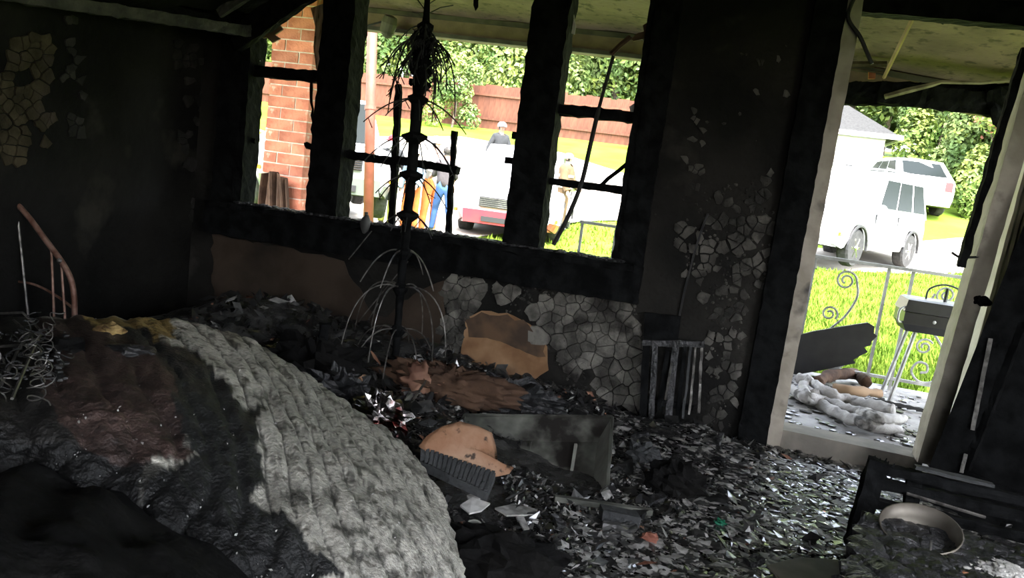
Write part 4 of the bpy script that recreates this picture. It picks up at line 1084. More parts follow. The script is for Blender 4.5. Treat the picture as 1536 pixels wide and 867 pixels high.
# distances along the view axis; each stands on the sloping ground
def stand(x, ytop, yfoot, dist):
    p = at_d(x, yfoot, dist); return V((p.x, p.y, p.z)), (yfoot - ytop) / FPX * dist
def face_cam(p, off=0.0): return math.atan2(-p.y, -p.x) - math.pi / 2 + off
KDARK = cloth('dark_jacket', (.018, .02, .022)); HIV = cloth('yellow_green_trousers', (.22, .26, .04)); BLUE = cloth('pale_blue_shirt', (.20, .30, .38)); ORNG = cloth('orange_overtrousers', (.42, .11, .02))
GREYT = cloth('grey_tee', (.055, .048, .052)); JEAN = cloth('blue_jeans', (.03, .075, .22)); WHT = cloth('white_shirt', (.4, .39, .38)); TAN_ = cloth('tan_coat', (.10, .065, .03)); WCAP = cloth('white_cap', (.85, .85, .85)); RCAP = cloth('red_helmet', (.65, .03, .04)); ORV = cloth('orange_vest', (.80, .25, .06))
p, h = stand(577, 205, 338, 13.4); person(p, face_cam(p, 2.6), h, 'person in red helmet, dark jacket and yellow green trousers beside the silver car', dict(armL=(.5, .7, .08), armR=(.3, .9, .1), legL=(.1, .1, .03)), wear(SKIN2, KDARK, HIV, cap=RCAP, helmet=True, long=True, bulk=.02), [band(1.05, REFL, .21)])
p, h = stand(612, 224, 346, 12.9); person(p, face_cam(p, -.5), h, 'person in pale blue shirt and orange trousers behind the burnt muntin', dict(armL=(.3, .6, .06), armR=(-.1, .3, .08), legR=(.15, .15, .02)), wear(SKIN2, BLUE, ORNG, cap=WCAP, helmet=True, long=True, bulk=.015), [band(1.0, REFL, .2)])
p, h = stand(640, 208, 350, 13.6); person(p, face_cam(p, .6), h, 'person in white shirt with orange vest standing behind the grey shirted one', dict(armL=(.2, .5, .10), armR=(.6, .8, .05)), wear(SKIN2, WHT, ORNG, cap=WCAP, helmet=True, long=True, bulk=.01, sleeve=WHT), [band(1.22, ORV, .21)])
p, h = stand(659, 222, 352, 12.0); person(p, face_cam(p, 3.3), h, 'person in grey tee shirt and blue jeans with back to the house', dict(lean=.12, armL=(.5, .9, .05), armR=(.4, 1.0, .06), legL=(.35, .2, .05), legR=(-.15, .2, .05)), wear(SKIN1, GREYT, JEAN))
p, h = stand(744, 180, 262, 20.5); gz_ = ground(p.x, p.y); h = at_d(744, 180, 20.5).z - gz_
person(V((p.x, p.y, gz_)), face_cam(p, .3), max(1.6, min(1.9, h)), 'person in a white cap standing behind the red bumpered car', dict(armL=(.2, .5, .08)), wear(SKIN1, KDARK, KDARK, cap=WCAP, long=True))
p, h = stand(838, 232, 344, 14.0); person(p, face_cam(p, 1.2), h, 'person in a tan coat with pale bands at the left edge of the right window', dict(armL=(.3, .6, .06), armR=(.2, .3, .06)), wear(SKIN2, TAN_, TAN_, cap=WHT, helmet=True, long=True, bulk=.03), [band(1.0, REFL, .24), band(1.25, REFL, .24)])

# ------------------------------------------------------------------ the slumped mattress
def catmull(P, t):
    n = len(P) - 1; x = max(0, min(n - 1e-6, t * n)); i = int(x); f = x - i
    p0, p1, p2, p3 = P[max(i - 1, 0)], P[i], P[i + 1], P[min(i + 2, n)]
    return .5 * ((2 * p1) + (p2 - p0) * f + (2 * p0 - 5 * p1 + 4 * p2 - p3) * f * f + (p1 * 3 - p0 - p2 * 3 + p3) * f ** 3)
ROWS = [[(-120, 495, .50), (20, 484, .51), (150, 483, .52), (290, 489, .50), (400, 530, .43), (520, 612, .34), (610, 680, .26), (662, 760, .17)],
        [(-120, 580, .52), (10, 575, .53), (130, 575, .54), (280, 570, .52), (400, 620, .45), (520, 720, .36), (620, 800, .26), (690, 868, .12)],
        [(-120, 660, .50), (0, 650, .51), (110, 650, .51), (250, 660, .48), (370, 730, .41), (480, 830, .33), (580, 910, .23), (660, 960, .10)],
        [(-120, 720, .44), (0, 690, .45), (110, 710, .45), (230, 760, .41), (340, 830, .35), (440, 900, .27), (540, 980, .18), (620, 1050, .05)]]
G3 = [[np.array(tuple(at_z(*q)) + (q[0], q[1])) for q in row] for row in ROWS]
def away(row, d, dz):
    out = []
    for q in row:
        h = np.array([q[0], q[1], 0]); h = h / np.linalg.norm(h)
        r = q.copy(); r[:3] += h * d; r[2] = max(.015, r[2] + dz); out.append(r)
    return out
G3 = [away(G3[0], .02, -.22), away(G3[0], .05, -.10)] + G3 + [away(G3[3], -.05, -.09), away(G3[3], -.03, -.2)]
NU, NV = 230, 120
pts = np.zeros((NV + 1, NU + 1, 5))
for i in range(NU + 1):
    colp = [catmull(r, i / NU) for r in G3]
    for j in range(NV + 1): pts[j, i] = catmull(colp, j / NV)
base = pts[:, :, :3].copy()
du = np.gradient(base, axis=1); dv = np.gradient(base, axis=0); nrm = np.cross(du, dv); nrm /= np.linalg.norm(nrm, axis=2)[:, :, None] + 1e-9
nrm *= np.sign(nrm[:, :, 2:3].mean())
ul = np.cumsum(np.linalg.norm(du, axis=2), axis=1)
tint = np.zeros((NV + 1, NU + 1, 4)); tint[..., 3] = 1
DARKP = [(160, 512), (215, 512), (250, 528), (310, 548), (352, 600), (386, 612), (392, 700), (372, 752), (420, 782), (520, 867), (300, 900), (200, 760), (290, 690), (262, 640), (262, 560)]
BROWNP = [(55, 478), (130, 478), (165, 505), (215, 530), (262, 560), (262, 640), (285, 690), (200, 720), (90, 650), (55, 560)]
YEL = [(128, 478), (250, 478), (262, 512), (225, 520), (180, 506), (140, 502)]
for j in range(NV + 1):
    for i in range(NU + 1):
        px, py = pts[j, i, 3], pts[j, i, 4]; s_ = ul[j, i]
        P = V(base[j, i])
        n1 = mnoise.noise(P * 9); n2 = mnoise.noise(P * 30)
        jx = px + 16 * n1 + 9 * n2; jy = py + 16 * mnoise.noise(P * 9 + V((7, 1, 2))) + 9 * n1
        sw = s_ + .02 * mnoise.noise(P * 4)
        q = abs(math.sin(sw * math.pi / .098)) ** .4
        wr_ = mnoise.noise(V((sw * 26 + j * .10, j * .42 - sw * 16, 3)))
        dsp = .015 * q + .012 * wr_ * q + .010 * n1 + .003 * mnoise.noise(P * 45) + .0015 * mnoise.noise(P * 90)
        edge = min(1, j / 12, (NV - j) / 12)
        pale = .44 + .15 * n1 + .10 * n2
        c = np.array([pale, pale * .95, pale * .82])
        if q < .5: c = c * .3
        if mnoise.noise(P * 22 + V((3, 3, 3))) > .33: c = c * .3
        if in_poly(jx, jy, DARKP): c = np.array([.016, .0165, .016]) * (1 + n2); dsp += .008 * mnoise.noise(P * 24)
        elif in_poly(jx, jy, YEL): c = np.array([.34, .23, .08]) * (1 + .5 * n1)
        elif in_poly(jx, jy, BROWNP): c = np.array([.060, .037, .031]) * (1 + .8 * n1 + .4 * n2)
        elif jx < 62 or (jx < 210 and jy > 560) : c = np.array([.02, .018, .016]) * (1 + n1)
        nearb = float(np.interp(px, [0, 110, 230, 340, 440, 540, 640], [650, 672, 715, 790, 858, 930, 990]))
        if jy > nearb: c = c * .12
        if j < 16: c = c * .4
        tint[j, i, :3] = np.clip(c, .004, 1)
        base[j, i] += nrm[j, i] * dsp * edge
        if base[j, i, 2] < .012: base[j, i, 2] = .012
vs = base.reshape(-1, 3)
idx = np.arange((NV + 1) * (NU + 1)).reshape(NV + 1, NU + 1)
f = np.stack([idx[:-1, :-1], idx[1:, :-1], idx[1:, 1:], idx[:-1, 1:]], -1).reshape(-1, 4)
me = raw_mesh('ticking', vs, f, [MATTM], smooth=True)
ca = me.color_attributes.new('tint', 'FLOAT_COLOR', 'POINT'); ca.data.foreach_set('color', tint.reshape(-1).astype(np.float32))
mo = V(base[60, 90]); mo.z = .02
matt = thing('mattress', mo, 'burnt quilted mattress, pale at right and charred black at left, slumped off the bed', 'mattress')
matt['_o'] = (mo.x, mo.y, mo.z)
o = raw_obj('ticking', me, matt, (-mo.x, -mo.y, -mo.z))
b = MB(); b.tube([V(base[14, i]) + V((0, .012, -.015)) for i in range(95, NU, 3)], .011, 6); b.build('piping', DARKWIRE, matt, smooth=True)
b = MB()
for k in range(900):
    j, i = rnd.randint(28, 92), rnd.randint(60, NU - 1)
    sw = ul[j, i] + .02 * mnoise.noise(V(base[j, i]) * 4); q = abs(math.sin(sw * math.pi / .098))
    if q > .4 and rnd.random() > .12: continue
    p = V(base[j, i]); n_ = V(nrm[j, i]); r = rnd.uniform(.0015, .005)
    a_ = V((rnd.uniform(-1, 1), rnd.uniform(-1, 1), rnd.uniform(-1, 1))).normalized(); c_ = n_.cross(a_) 
    b.add([p - a_ * r, p + c_ * r * .7 + n_ * r * .6, p + a_ * r * 1.2 + n_ * r * .4, p - c_ * r * .6 + n_ * r * .2], [(0, 1, 2), (0, 2, 3)])
tag(b.build('stuffing_glints', FLAKE[2], matt), kind='stuff')  # pale stuffing bits that also stand in for white glints along the seams
# bed base under the high end
def mpt(j, i, dz): p = V(base[j, i]); return V((p.x, p.y, max(.01, p.z + dz)))
bb = thing('collapsed_bed', (mo.x - .5, mo.y, 0), 'charred low bed base under the high end of the mattress', 'bed')
b = MB(); C4 = [(30, 0), (30, 120), (88, 115), (88, 0)]
tops = [mpt(j, i, -.235) for j, i in C4]; b.hexa([V((p.x, p.y, .12)) for p in tops] + tops); b.build('platform', CHAR, bb)
for p in tops:
    c_ = sum(tops, V()) / 4; w_ = c_ + (p - c_) * .9
    MB().bar((w_.x, w_.y, 0), (w_.x, w_.y, .13), .06, .06, (0, 1, 0)).build('leg', CHAR, bb)
# iron headboard at the left
YH = 2.78
hb = thing('iron_headboard', at_y(60, 520, YH), 'arched rusty iron bed head standing at far left behind the mattress', 'headboard')
R_ = [(113, 560), (112, 480), (111, 445), (106, 418), (92, 392), (70, 362), (40, 322), (15, 297), (-8, 283), (-60, 260), (-130, 250)]
b = MB(); b.tube(spline([at_y(x, y, YH) for x, y in R_], 5), .0125, 8); b.build('arched_rail', IRON, hb, smooth=True)
b = MB(); b.tube(spline([at_y(x, y, YH + .01) for x, y in [(108, 461), (94, 450), (80, 441), (62, 431), (40, 424), (0, 421), (-60, 424)]], 5), .006, 6); b.build('lower_arch', IRON, hb, smooth=True)
b = MB(); b.tube([at_y(x, y, YH + .01) for x, y in [(26, 331), (0, 327), (-60, 322)]], .006, 6); b.build('cross_wire', WIRE, hb)
for (xa, ya, xb, yb) in [(25, 312, 45, 500), (77, 374, 82, 500), (92, 396, 99, 500), (-4, 290, 4, 500), (-50, 265, -40, 500)]:
    b = MB(); b.tube([at_y(xa, ya, YH), at_y(xb, yb, YH)], .0055, 6); b.build('spindle', IRON if xa > 60 else WIRE, hb)
b = MB(); b.ball(at_y(89, 391, YH - .012), .012, 8, 6); b.build('weld_knob', WIRE, hb)
pz = at_y(113, 560, YH); b = MB(); b.tube([pz, V((pz.x, pz.y, 0))], .0125, 8); b.build('post', IRON, hb)
# bare springs where the ticking has burnt away
sp_ = thing('bed_springs', at_z(30, 560, .55), 'tangle of bare coil springs at the left end of the mattress', 'springs')
for k in range(13):
    x, y = rnd.uniform(-10, 72), rnd.uniform(498, 610); p = at_z(x, y, .545 + rnd.uniform(0, .02)); r = rnd.uniform(.016, .028)
    tl = V((rnd.uniform(-.7, .7), rnd.uniform(-.7, .7), 1)).normalized(); a_ = tl.orthogonal().normalized(); c_ = tl.cross(a_)
    b = MB(); b.tube([p + mnoise.noise_vector(V((k, t_ * .2, 0))) * .012 + (a_ * math.cos(t_ * .55) + c_ * math.sin(t_ * .55)) * r * (1 - .012 * t_) + tl * (.0028 * t_) for t_ in range(36)], .0017, 4); b.build('coil', WIRE if k % 3 else DARKWIRE, sp_)
for (pa, pb) in [((62, 500), (18, 598)), ((0, 470), (60, 495)), ((-5, 520), (70, 545)), ((20, 480), (66, 560)), ((0, 580), (45, 500))]:
    b = MB(); p, q = at_z(pa[0], pa[1], .56), at_z(pb[0], pb[1], .555); b.tube([p, (p + q) / 2 + V((.01, 0, .03)), q], .004, 5); b.build('tie_wire', WIRE, sp_)
b = MB()
for k in range(120):
    x, y = rnd.uniform(-20, 110), rnd.uniform(495, 570); p = at_z(x, y, .555); r = rnd.uniform(.004, .014)
    b.ball(p, (r, r, r * .5), 5, 3, jit=.5)
cinder = mat('cinder', (.010, .010, .010), (.03, .03, .03), 40, .35, spec=.5)
tag(b.build('cinders', cinder, sp_), kind='stuff')
# pieces that lie on the mattress
def chunk(name, pix, size, m, label, cat, jit=.5, n=10, h=7, group=None):
    p = at_z(*pix); b = MB(); b.ball(p, size, n, h, jit=jit)
    return tag(b.build(name, m, None, (p.x, p.y, p.z - size[2])), label, cat, group)
chunk('burnt_wad', (165, 497, .545), (.05, .035, .022), mat('yellow_foam', (.14, .08, .03), (.42, .30, .12), 22, .9, bump=.4, bscale=60), 'yellowed foam wad with a charred hollow at the top of the mattress', 'wad', jit=.7)
chunk('charred_cloth_wad', (95, 520, .555), (.06, .045, .025), CLOTHK, 'black shrivelled cloth lump on the brown part of the mattress', 'wad', jit=.8)
chunk('charred_patch', (195, 525, .55), (.08, .05, .014), CHARG, 'flat glossy black crust just below the yellow foam wad', 'crust', jit=.6)
# black bedding in the foreground
BR_ = [[(-160, 712, .43), (0, 700, .45), (120, 724, .44), (230, 775, .40), (340, 846, .34), (470, 935, .26)], [(-160, 790, .54), (0, 775, .55), (120, 795, .53), (230, 850, .48), (340, 930, .40), (470, 1020, .30)],
       [(-160, 880, .56), (0, 870, .57), (120, 890, .55), (230, 940, .50), (340, 1010, .42), (470, 1100, .30)], [(-160, 1020, .45), (0, 1020, .45), (120, 1040, .44), (230, 1080, .40), (340, 1130, .34), (470, 1200, .22)]]
GB = [[np.array(tuple(at_z(*q))) for q in row] for row in BR_]
GB = [away(GB[0], .03, -.09)] + GB
def bl_(u, v):
    p = V(catmull([catmull(r, u) for r in GB], v))
    return p + V((0, 0, .018 * mnoise.noise(V((u * 9, v * 14, 0))) + .012 * math.sin(u * 26 + 5 * v + 3 * mnoise.noise(V((u * 3, v * 3, 1)))) + .005 * mnoise.noise(p * 40)))
b = MB(); b.grid(bl_, 90, 70); o = b.build('blanket', CLOTHK, None, at_z(200, 900, .4), smooth=True)
tag(o, 'black charred blanket heaped in the near left corner below the mattress', 'blanket')

# ------------------------------------------------------------------ burnt artificial tree
YT = 3.42
ct = thing('artificial_tree', at_y(589, 585, YT), 'burnt artificial tree, black pole with bare wire branches before the middle window', 'artificial tree')
pole = [(588, 600, .017), (596, 500, .018), (602, 420, .020), (608, 360, .022), (614, 300, .024), (620, 230, .026), (627, 150, .029), (633, 95, .032), (637, 60, .030), (640, 20, .014), (642, -30, .012)]
def on_pole(y):
    ys_ = [q[1] for q in pole][::-1]; return at_y(float(np.interp(y, ys_, [q[0] for q in pole][::-1])), y, YT)
b = MB(); pp = []; rr = []
for i in range(60):
    y = 600 - i * 630 / 59; r = float(np.interp(y, [q[1] for q in pole][::-1], [q[2] for q in pole][::-1]))
    pp.append(on_pole(y) + mnoise.noise_vector(V((i * .7, 0, 0))) * .004); rr.append(r * (1 + .16 * mnoise.noise(V((i * .9, 3, 0)))))
b.tube(pp, rr, 9); b.build('pole', CHAR, ct, smooth=True)
hubs = [(40, .04), (60, .05), (100, .035), (148, .05), (205, .062), (262, .058), (322, .055), (378, .04), (432, .036), (495, .036)]
for (y, r) in hubs:
    c = on_pole(y); b = MB(); b.lathe([(.02, -.035), (r, -.008), (r, .006), (.02, .022)], c, (on_pole(y - 40) - on_pole(y)).normalized(), 9)
    b.v = [tuple(V(q) + mnoise.noise_vector(V(q) * 40) * .006) for q in b.v]; b.build('branch_hub', CHAR, ct)
def branch(c, az, ln, rise, droop, r, m, twigs=0):
    d = V((math.cos(az), math.sin(az) * .75, 0)); n = 12; pts = []
    for i in range(n + 1):
        t = i / n; pts.append(c + d * (ln * (t if droop < .8 else math.sin(t * 1.45))) + V((0, 0, rise * math.sin(t * 2.2) - droop * ln * t * t * 1.3)))
    pts = [p if p.y < D - .06 else V((p.x, D - .06, p.z)) for p in pts]
    b = MB(); b.tube(pts, [r * (1 - .35 * i / n) for i in range(n + 1)], 5)
    for k in range(twigs):
        i = rnd.randint(2, n - 1); p = pts[i]; a2 = rnd.uniform(0, 6.28); L_ = rnd.uniform(.03, .10)
        b.tube([p, p + V((math.cos(a2) * L_ * .5, math.sin(a2) * L_ * .3, -L_ * rnd.uniform(.2, .9)))], r * .55, 4)
    return b.build('branch', m, ct)
for (y, n, ln, rise, droop, m, r) in [(378, 5, .17, .035, .75, WIRE, .0042), (432, 7, .30, .07, 1.0, WIRE, .0042), (495, 7, .26, .05, .95, WIRE, .004)]:
    for k in range(n): branch(on_pole(y), 2 * math.pi * k / n + rnd.uniform(-.3, .3) + y, ln * rnd.uniform(.75, 1.25), rise, droop, r, m)
for (y, n, ln, rise, droop) in [(148, 6, .24, .0, .42), (205, 6, .26, .01, .5), (262, 5, .2, .0, .5), (322, 6, .17, .01, .5)]:
    for k in range(n): branch(on_pole(y), 2 * math.pi * k / n + rnd.uniform(-.3, .3), ln * rnd.uniform(.7, 1.15), rise, droop, .0042, DARKWIRE, 2)
for k in range(34):
    y = rnd.choice([42, 60, 60, 75, 92]); branch(on_pole(y) + V((0, 0, rnd.uniform(-.02, .02))), rnd.uniform(0, 6.28), rnd.uniform(.10, .24), .01, rnd.choice([.3, .6, .9, 1.3]), .0046, DARKWIRE, 9)
for (pa, pb) in [((640, 18), (612, -12)), ((641, 8), (668, -4)), ((640, 22), (680, 8)), ((638, 30), (618, 18))]:
    p, q = at_y(*pa, YT), at_y(*pb, YT); b = MB(); b.tube([p, (p + q) / 2 + V((0, 0, .01)), q], .003, 4); b.build('branch', DARKWIRE, ct)
b = MB()
for k in range(70):
    y = rnd.uniform(50, 130); p = on_pole(y); b.ball(p + V((rnd.uniform(-.04, .04), rnd.uniform(-.04, .02), 0)), rnd.uniform(.008, .022), 5, 4, jit=.6)
tag(b.build('melted_crust', CHAR, ct), kind='stuff')
for i, (pa, pb, lab) in enumerate([((558, 346), (523, 389), 'thin pale wire rod leaning up to the sill beside the round ornament'), ((612, 392), (505, 522), 'long thin wire rod leaning across the wall left of the tree pole'), ((567, 455), (520, 536), 'shorter wire rod low against the brown wall board')]):
    p = at_y(*pa, D - .1); q = at_y(*pb, D - .22); b = MB(); b.tube([p, q], .0035, 5)
    tag(b.build('wire_rod', WIRE, None, q), lab, 'rod')
p = at_y(548, 336, D - .12); b = MB(); b.ball(p, (.028, .02, .05), 12, 8, jit=.25); b.lathe([(.01, 0), (.01, .02)], p + V((0, 0, .045)), n=8)
tag(b.build('ornament', mat('dull_ornament', (.06, .06, .058), (.12, .12, .115), 10, .5), None, p - V((0, 0, .05)), smooth=True), 'dull grey oval ornament resting on the sill left of the tree pole', 'ornament')
# what lies along the sill
b = MB()
for k in range(420):
    x = rnd.uniform(-2.75, -.45); r = rnd.uniform(.005, .018); y = rnd.uniform(D - .08, D + .02)
    b.ball((x, y, .818 + r * .3), (r * 1.4, r, r * .6), 5, 3, jit=.8)
tag(b.build('sill_cinders', CHARG, None, (-1.6, D, .82)), 'crust of cinders lying along the window sill', 'cinders', kind='stuff')
for (x, y, s_, lab) in [(842, 380, (.035, .02, .022), 'grey plaster lump on the sill under the right window'), (872, 383, (.045, .02, .016), 'pale curled flake on the sill right of the grey lump'), (442, 323, (.012, .01, .008), 'small white chip on the sill under the left window')]:
    p = at_y(x, y, D - .04); b = MB(); b.ball(p, s_, 9, 6, jit=.7); tag(b.build('plaster_lump', PLASTER if s_[0] > .02 else ASHW, None, p - V((0, 0, s_[2]))), lab, 'lump')

# ------------------------------------------------------------------ along the wall
rk = thing('folding_chair', at_y(1005, 645, 3.84), 'charred slatted folding chair leaning upright on the wall between window and doorway', 'chair')
YK = 3.84
for (xa, ya, xb, yb, w, m) in [(970, 514, 963, 645, .035, CHAR), (983, 512, 976, 650, .028, CHARG), (1002, 526, 985, 640, .022, CHAR), (1014, 516, 1000, 655, .032, CHARG), (1028, 515, 1014, 650, .02, CHAR),
                                (1037, 516, 1024, 628, .011, GREYRUB), (1044, 515, 1034, 622, .010, WIRE), (1053, 514, 1048, 620, .012, WIRE), (1010, 530, 998, 600, .010, WIRE)]:
    p, q = at_y(xa, ya, YK + .05), at_y(xb, yb, YK - .08)
    b = MB(); cbar(b, p, q, w, .018, .004, up=(0, 1, 0)); b.build('slat', m, rk)
b = MB(); cbar(b, at_y(964, 514, YK + .04), at_y(1056, 516, YK + .04), .022, .03, .005); b.build('top_rail', CHARG, rk)
b = MB(); cbar(b, at_y(963, 600, YK - .03), at_y(1040, 612, YK - .03), .02, .03, .005); b.build('cross_rail', CHAR, rk)
b = MB(); b.slab([at_y(x, y, D - .015) for x, y in [(968, 468), (1022, 474), (1016, 520), (966, 516)]], (0, -.02, 0)); tag(b.build('wall_heater', CHAR, None, at_y(995, 500, D - .02)), 'small black scorched panel on the wall above the slatted chair', 'panel')
b = MB(); b.tube(spline([at_y(x, y, D - .012) for x, y in [(1062, 320), (1050, 352), (1036, 400), (1024, 450), (1012, 512)]], 6), .006, 5); tag(b.build('wall_cable', DARKWIRE, None, at_y(1012, 512, D - .01)), 'black cable running down the peeling wall to the slatted chair', 'cable')
# metal drawer lying tipped back with its open side up
B1, T1, T0 = at_d(926, 742, 2.98), at_d(918, 627, 3.26), at_d(697, 624, 3.40)
ex = (T0 - T1); ey = (B1 - T1); ey = ey - ex * (ey.dot(ex) / ex.dot(ex)); ez = ex.cross(ey).normalized()
if ez.dot(fwd) < 0: ez = -ez
B0 = T0 + ey; B1 = T1 + ey; dep = .10
dr_ = thing('metal_tray', (B0 + B1) / 2, 'burnt steel tray tipped back against the debris, open side to the room', 'drawer')
def dp(u, v, w):
    t = w / dep; u = u + t * (.10 * (1 - u) - .03 * u); v = v + t * (.13 * (1 - v) - .02 * v)
    return T1 + ex * u + ey * v + ez * w
def plate(nm, pts_, n_, m=STEEL): return MB().slab(pts_, n_, m=0).build(nm, m, dr_)
exn, eyn = ex.normalized(), ey.normalized()
b = MB()
def backp(u, v):
    p = dp(u, v, dep); k = mnoise.noise(V((u * 5, v * 4, 2))); 
    for (cu, cv, rr_) in [(.36, .30, .07), (.55, .22, .07), (.40, .62, .05), (.28, .8, .05), (.42, .85, .04), (.7, .4, .06)]:
        d2 = ((u - cu) / rr_) ** 2 + ((v - cv) / (rr_ * 1.7)) ** 2; p = p - ez * (.014 * math.exp(-d2)) + ez * (.012 * math.exp(-d2 * 5))
    return p + ez * .006 * k
b.grid(backp, 60, 36); b.build('back_panel', STEEL, dr_, smooth=True)
plate('top_side', [dp(0, 0, 0), dp(1, 0, 0), dp(1, 0, dep), dp(0, 0, dep)], eyn * .006)
plate('end_side', [dp(0, 0, 0), dp(0, 1, 0), dp(0, 1, dep), dp(0, 0, dep)], exn * .006, mat('bright_steel', (.22, .22, .19), (.38, .38, .33), 7, .45, metal=.2, bump=.2, bscale=20))
plate('end_side', [dp(1, 0, 0), dp(1, 1, 0), dp(1, 1, dep), dp(1, 0, dep)], -exn * .006)
plate('bottom_side', [dp(0, 1, 0), dp(1, 1, 0), dp(1, 1, dep), dp(0, 1, dep)], -eyn * .006)
for (a_, c_) in [((0, 0), (1, 0)), ((0, 0), (0, 1)), ((1, 0), (1, 1))]:
    MB().bar(dp(a_[0], a_[1], -.003), dp(c_[0], c_[1], -.003), .012, .012, ez, seg=12, jit=.002).build('rolled_lip', STEEL, dr_)
MB().bar(dp(.17, .08, dep - .006), dp(.19, .96, dep - .006), .012, .014, ez, seg=8).build('rib', MATS['bright_steel'], dr_)
MB().bar(dp(.52, .05, dep - .004), dp(.53, .95, dep - .004), .008, .010, ez, seg=8).build('rib', STEEL, dr_)
# scorched sheets and the grey ribbed strip before it
def sheet(name, poly, zf, th, m, label, cat, bend=.02, grp=None):
    P_ = [at_z(x, y, zf(x, y)) for x, y in poly]; n = len(P_); c = sum(P_, V()) / n
    b = MB(); vs = []; rings = 5
    nn_ = V((0, -.35, 1)).normalized()
    for r in range(rings + 1):
        for p in P_:
            q = c + (p - c) * (r / rings); vs.append(q + nn_ * (bend * mnoise.noise(q * 9) + bend * .8 * (1 - (r / rings) ** 2)))
    fs = []
    for r in range(rings):
        for k in range(n): fs.append((r * n + k, r * n + (k + 1) % n, (r + 1) * n + (k + 1) % n, (r + 1) * n + k))
    b.add(vs, fs); o = b.build(name, m, None, c, smooth=True); o.modifiers.new('thick', 'SOLIDIFY').thickness = th
    return tag(o, label, cat, grp)
sheet('scorched_hide', [(628, 668), (640, 652), (662, 640), (690, 634), (718, 640), (738, 652), (744, 668), (747, 690), (760, 694), (771, 700), (764, 709), (750, 714), (738, 719), (724, 708), (700, 696), (672, 688), (645, 680)],
      lambda x, y: .30 - (y - 634) * .0020, .012, TANH, 'orange tan scorched sheet with a ragged tail lying before the steel tray', 'sheet', .02)
rs = thing('ribbed_strip', at_z(690, 715, .12), 'grey ribbed rubber strip lying slantwise below the orange sheet', 'rubber strip')
q0, q1, q2, q3 = at_z(630, 684, .19), at_z(742, 722, .145), at_z(730, 752, .11), at_z(628, 704, .155)
b = MB(); b.hexa([q3, q2, q1, q0] + [p + V((0, 0, .03)) for p in (q3, q2, q1, q0)]); b.build('strip_body', GREYRUB, rs)
for k in range(16):
    t_ = (k + .5) / 16; a_, c_ = q3 + (q2 - q3) * t_ + V((0, 0, .034)), q0 + (q1 - q0) * t_ + V((0, 0, .034)); MB().bar(a_, c_, .012, .005, seg=3, jit=.002).build('rib', GREYRUB, rs)
def hz(x, y, extra=0.0):   # where the ray of a pixel meets the debris surface
    d = ray(x, y); t = .9 / abs(d.y); p = EYE
    for k in range(900):
        p = EYE + d * (t + k * .004 / abs(d.y))
        if p.z <= max(0, floor_z(p.x, p.y)) + extra: break
    return p
# crumpled foil and cloth heaps
def crumple(name, pix, size, m, label, cat, n=18, h=12, jit=.6, flat=True, fq=5.0):
    p = hz(*pix); b = MB(); b.ball((0, 0, 0), size, n, h)
    vs = []
    for q in b.v:
        d = V(q); k = mnoise.noise(d.normalized() * fq * .6 + p * 3) * jit + mnoise.noise(d.normalized() * fq * 2 + p) * jit * .6 + (0 if flat else mnoise.noise(d.normalized() * fq * 4.5 + p) * jit * .35)
        w = d * (1 + k) + p + V((0, 0, size[2] * .4)); vs.append((w.x, w.y, max(w.z, .004)))
    b.v = vs; return tag(b.build(name, m, None, p, smooth=not flat), label, cat)
crumple('foil_bundle', (566, 640), (.12, .09, .10), FOIL, 'crumpled shiny foil bundle with reddish glints beyond the mattress edge', 'foil', jit=.5, n=26, h=18)
crumple('foil_heap', (425, 540), (.17, .10, .05), FOIL, 'flattened silver foil heap at the wall foot behind the mattress', 'foil', jit=.5, n=26, h=16)
crumple('brown_cloth_heap', (672, 590), (.30, .11, .09), BROWNCLOTH, 'brown crumpled cloth heap at the wall foot right of the tree pole', 'cloth', n=64, h=40, jit=.5, flat=False)
crumple('orange_cloth', (628, 582), (.10, .07, .08), mat('rust_cloth', (.16, .075, .05), (.26, .14, .09), 12, .8), 'rust coloured cloth lump at the foot of the tree pole', 'cloth', jit=.6, flat=False, n=24, h=16)
crumple('black_heap', (470, 570), (.26, .16, .13), CLOTHK, 'large black charred heap behind the mattress edge left of the tree pole', 'heap', jit=.6, n=30, h=18)
crumple('black_bag', (1010, 740), (.12, .08, .10), CLOTHK, 'black shapeless burnt bag on the floor before the slatted chair', 'bag', jit=.5, n=24, h=16)
crumple('near_black_heap', (735, 850), (.22, .13, .07), CLOTHK, 'flat black heap at the bottom of the picture right of the mattress', 'heap', jit=.5, n=26, h=16)
crumple('charred_mound', (505, 600), (.15, .10, .10), CHARG, 'glossy charred mound just beyond the mattress edge by the foil bundle', 'mound', jit=.7, n=26, h=16)
crumple('grey_wad', (965, 690), (.07, .05, .05), FABRIC if False else GREYRUB, 'crumpled grey wad right of the steel tray', 'wad', jit=.6)
crumple('black_heap_under_tan', (765, 610), (.26, .12, .09), CHARG, 'dark crusted heap between the tan wall patch and the steel tray', 'heap', jit=.6, n=30, h=18)
def stick(name, pa, pb, w, d, m, label, cat, ea=.02, eb=.02, jit=.004, grp=None):
    p, q = hz(*pa, ea), hz(*pb, eb); b = MB(); cbar(b, p, q, w, d, jit); return tag(b.build(name, m, None, p), label, cat, grp)
stick('metal_tube', (832, 747), (978, 768), .022, .02, STEEL, 'dull metal tube lying on the debris below the steel tray', 'tube', .03, .03, .001)
stick('charred_stick', (480, 545), (488, 486), .04, .03, CHAR, 'black stub standing upright behind the mattress edge by the foil heap', 'stub', .0, .22, .01)
stick('orange_splinter', (486, 596), (499, 562), .035, .02, TANH, 'orange brown splinter standing left of the foil bundle', 'splinter', .0, .12, .006)
stick('orange_splinter', (524, 592), (546, 566), .05, .02, TANH, 'wider orange splinter with a black edge just above the foil bundle', 'splinter', .02, .10, .008)
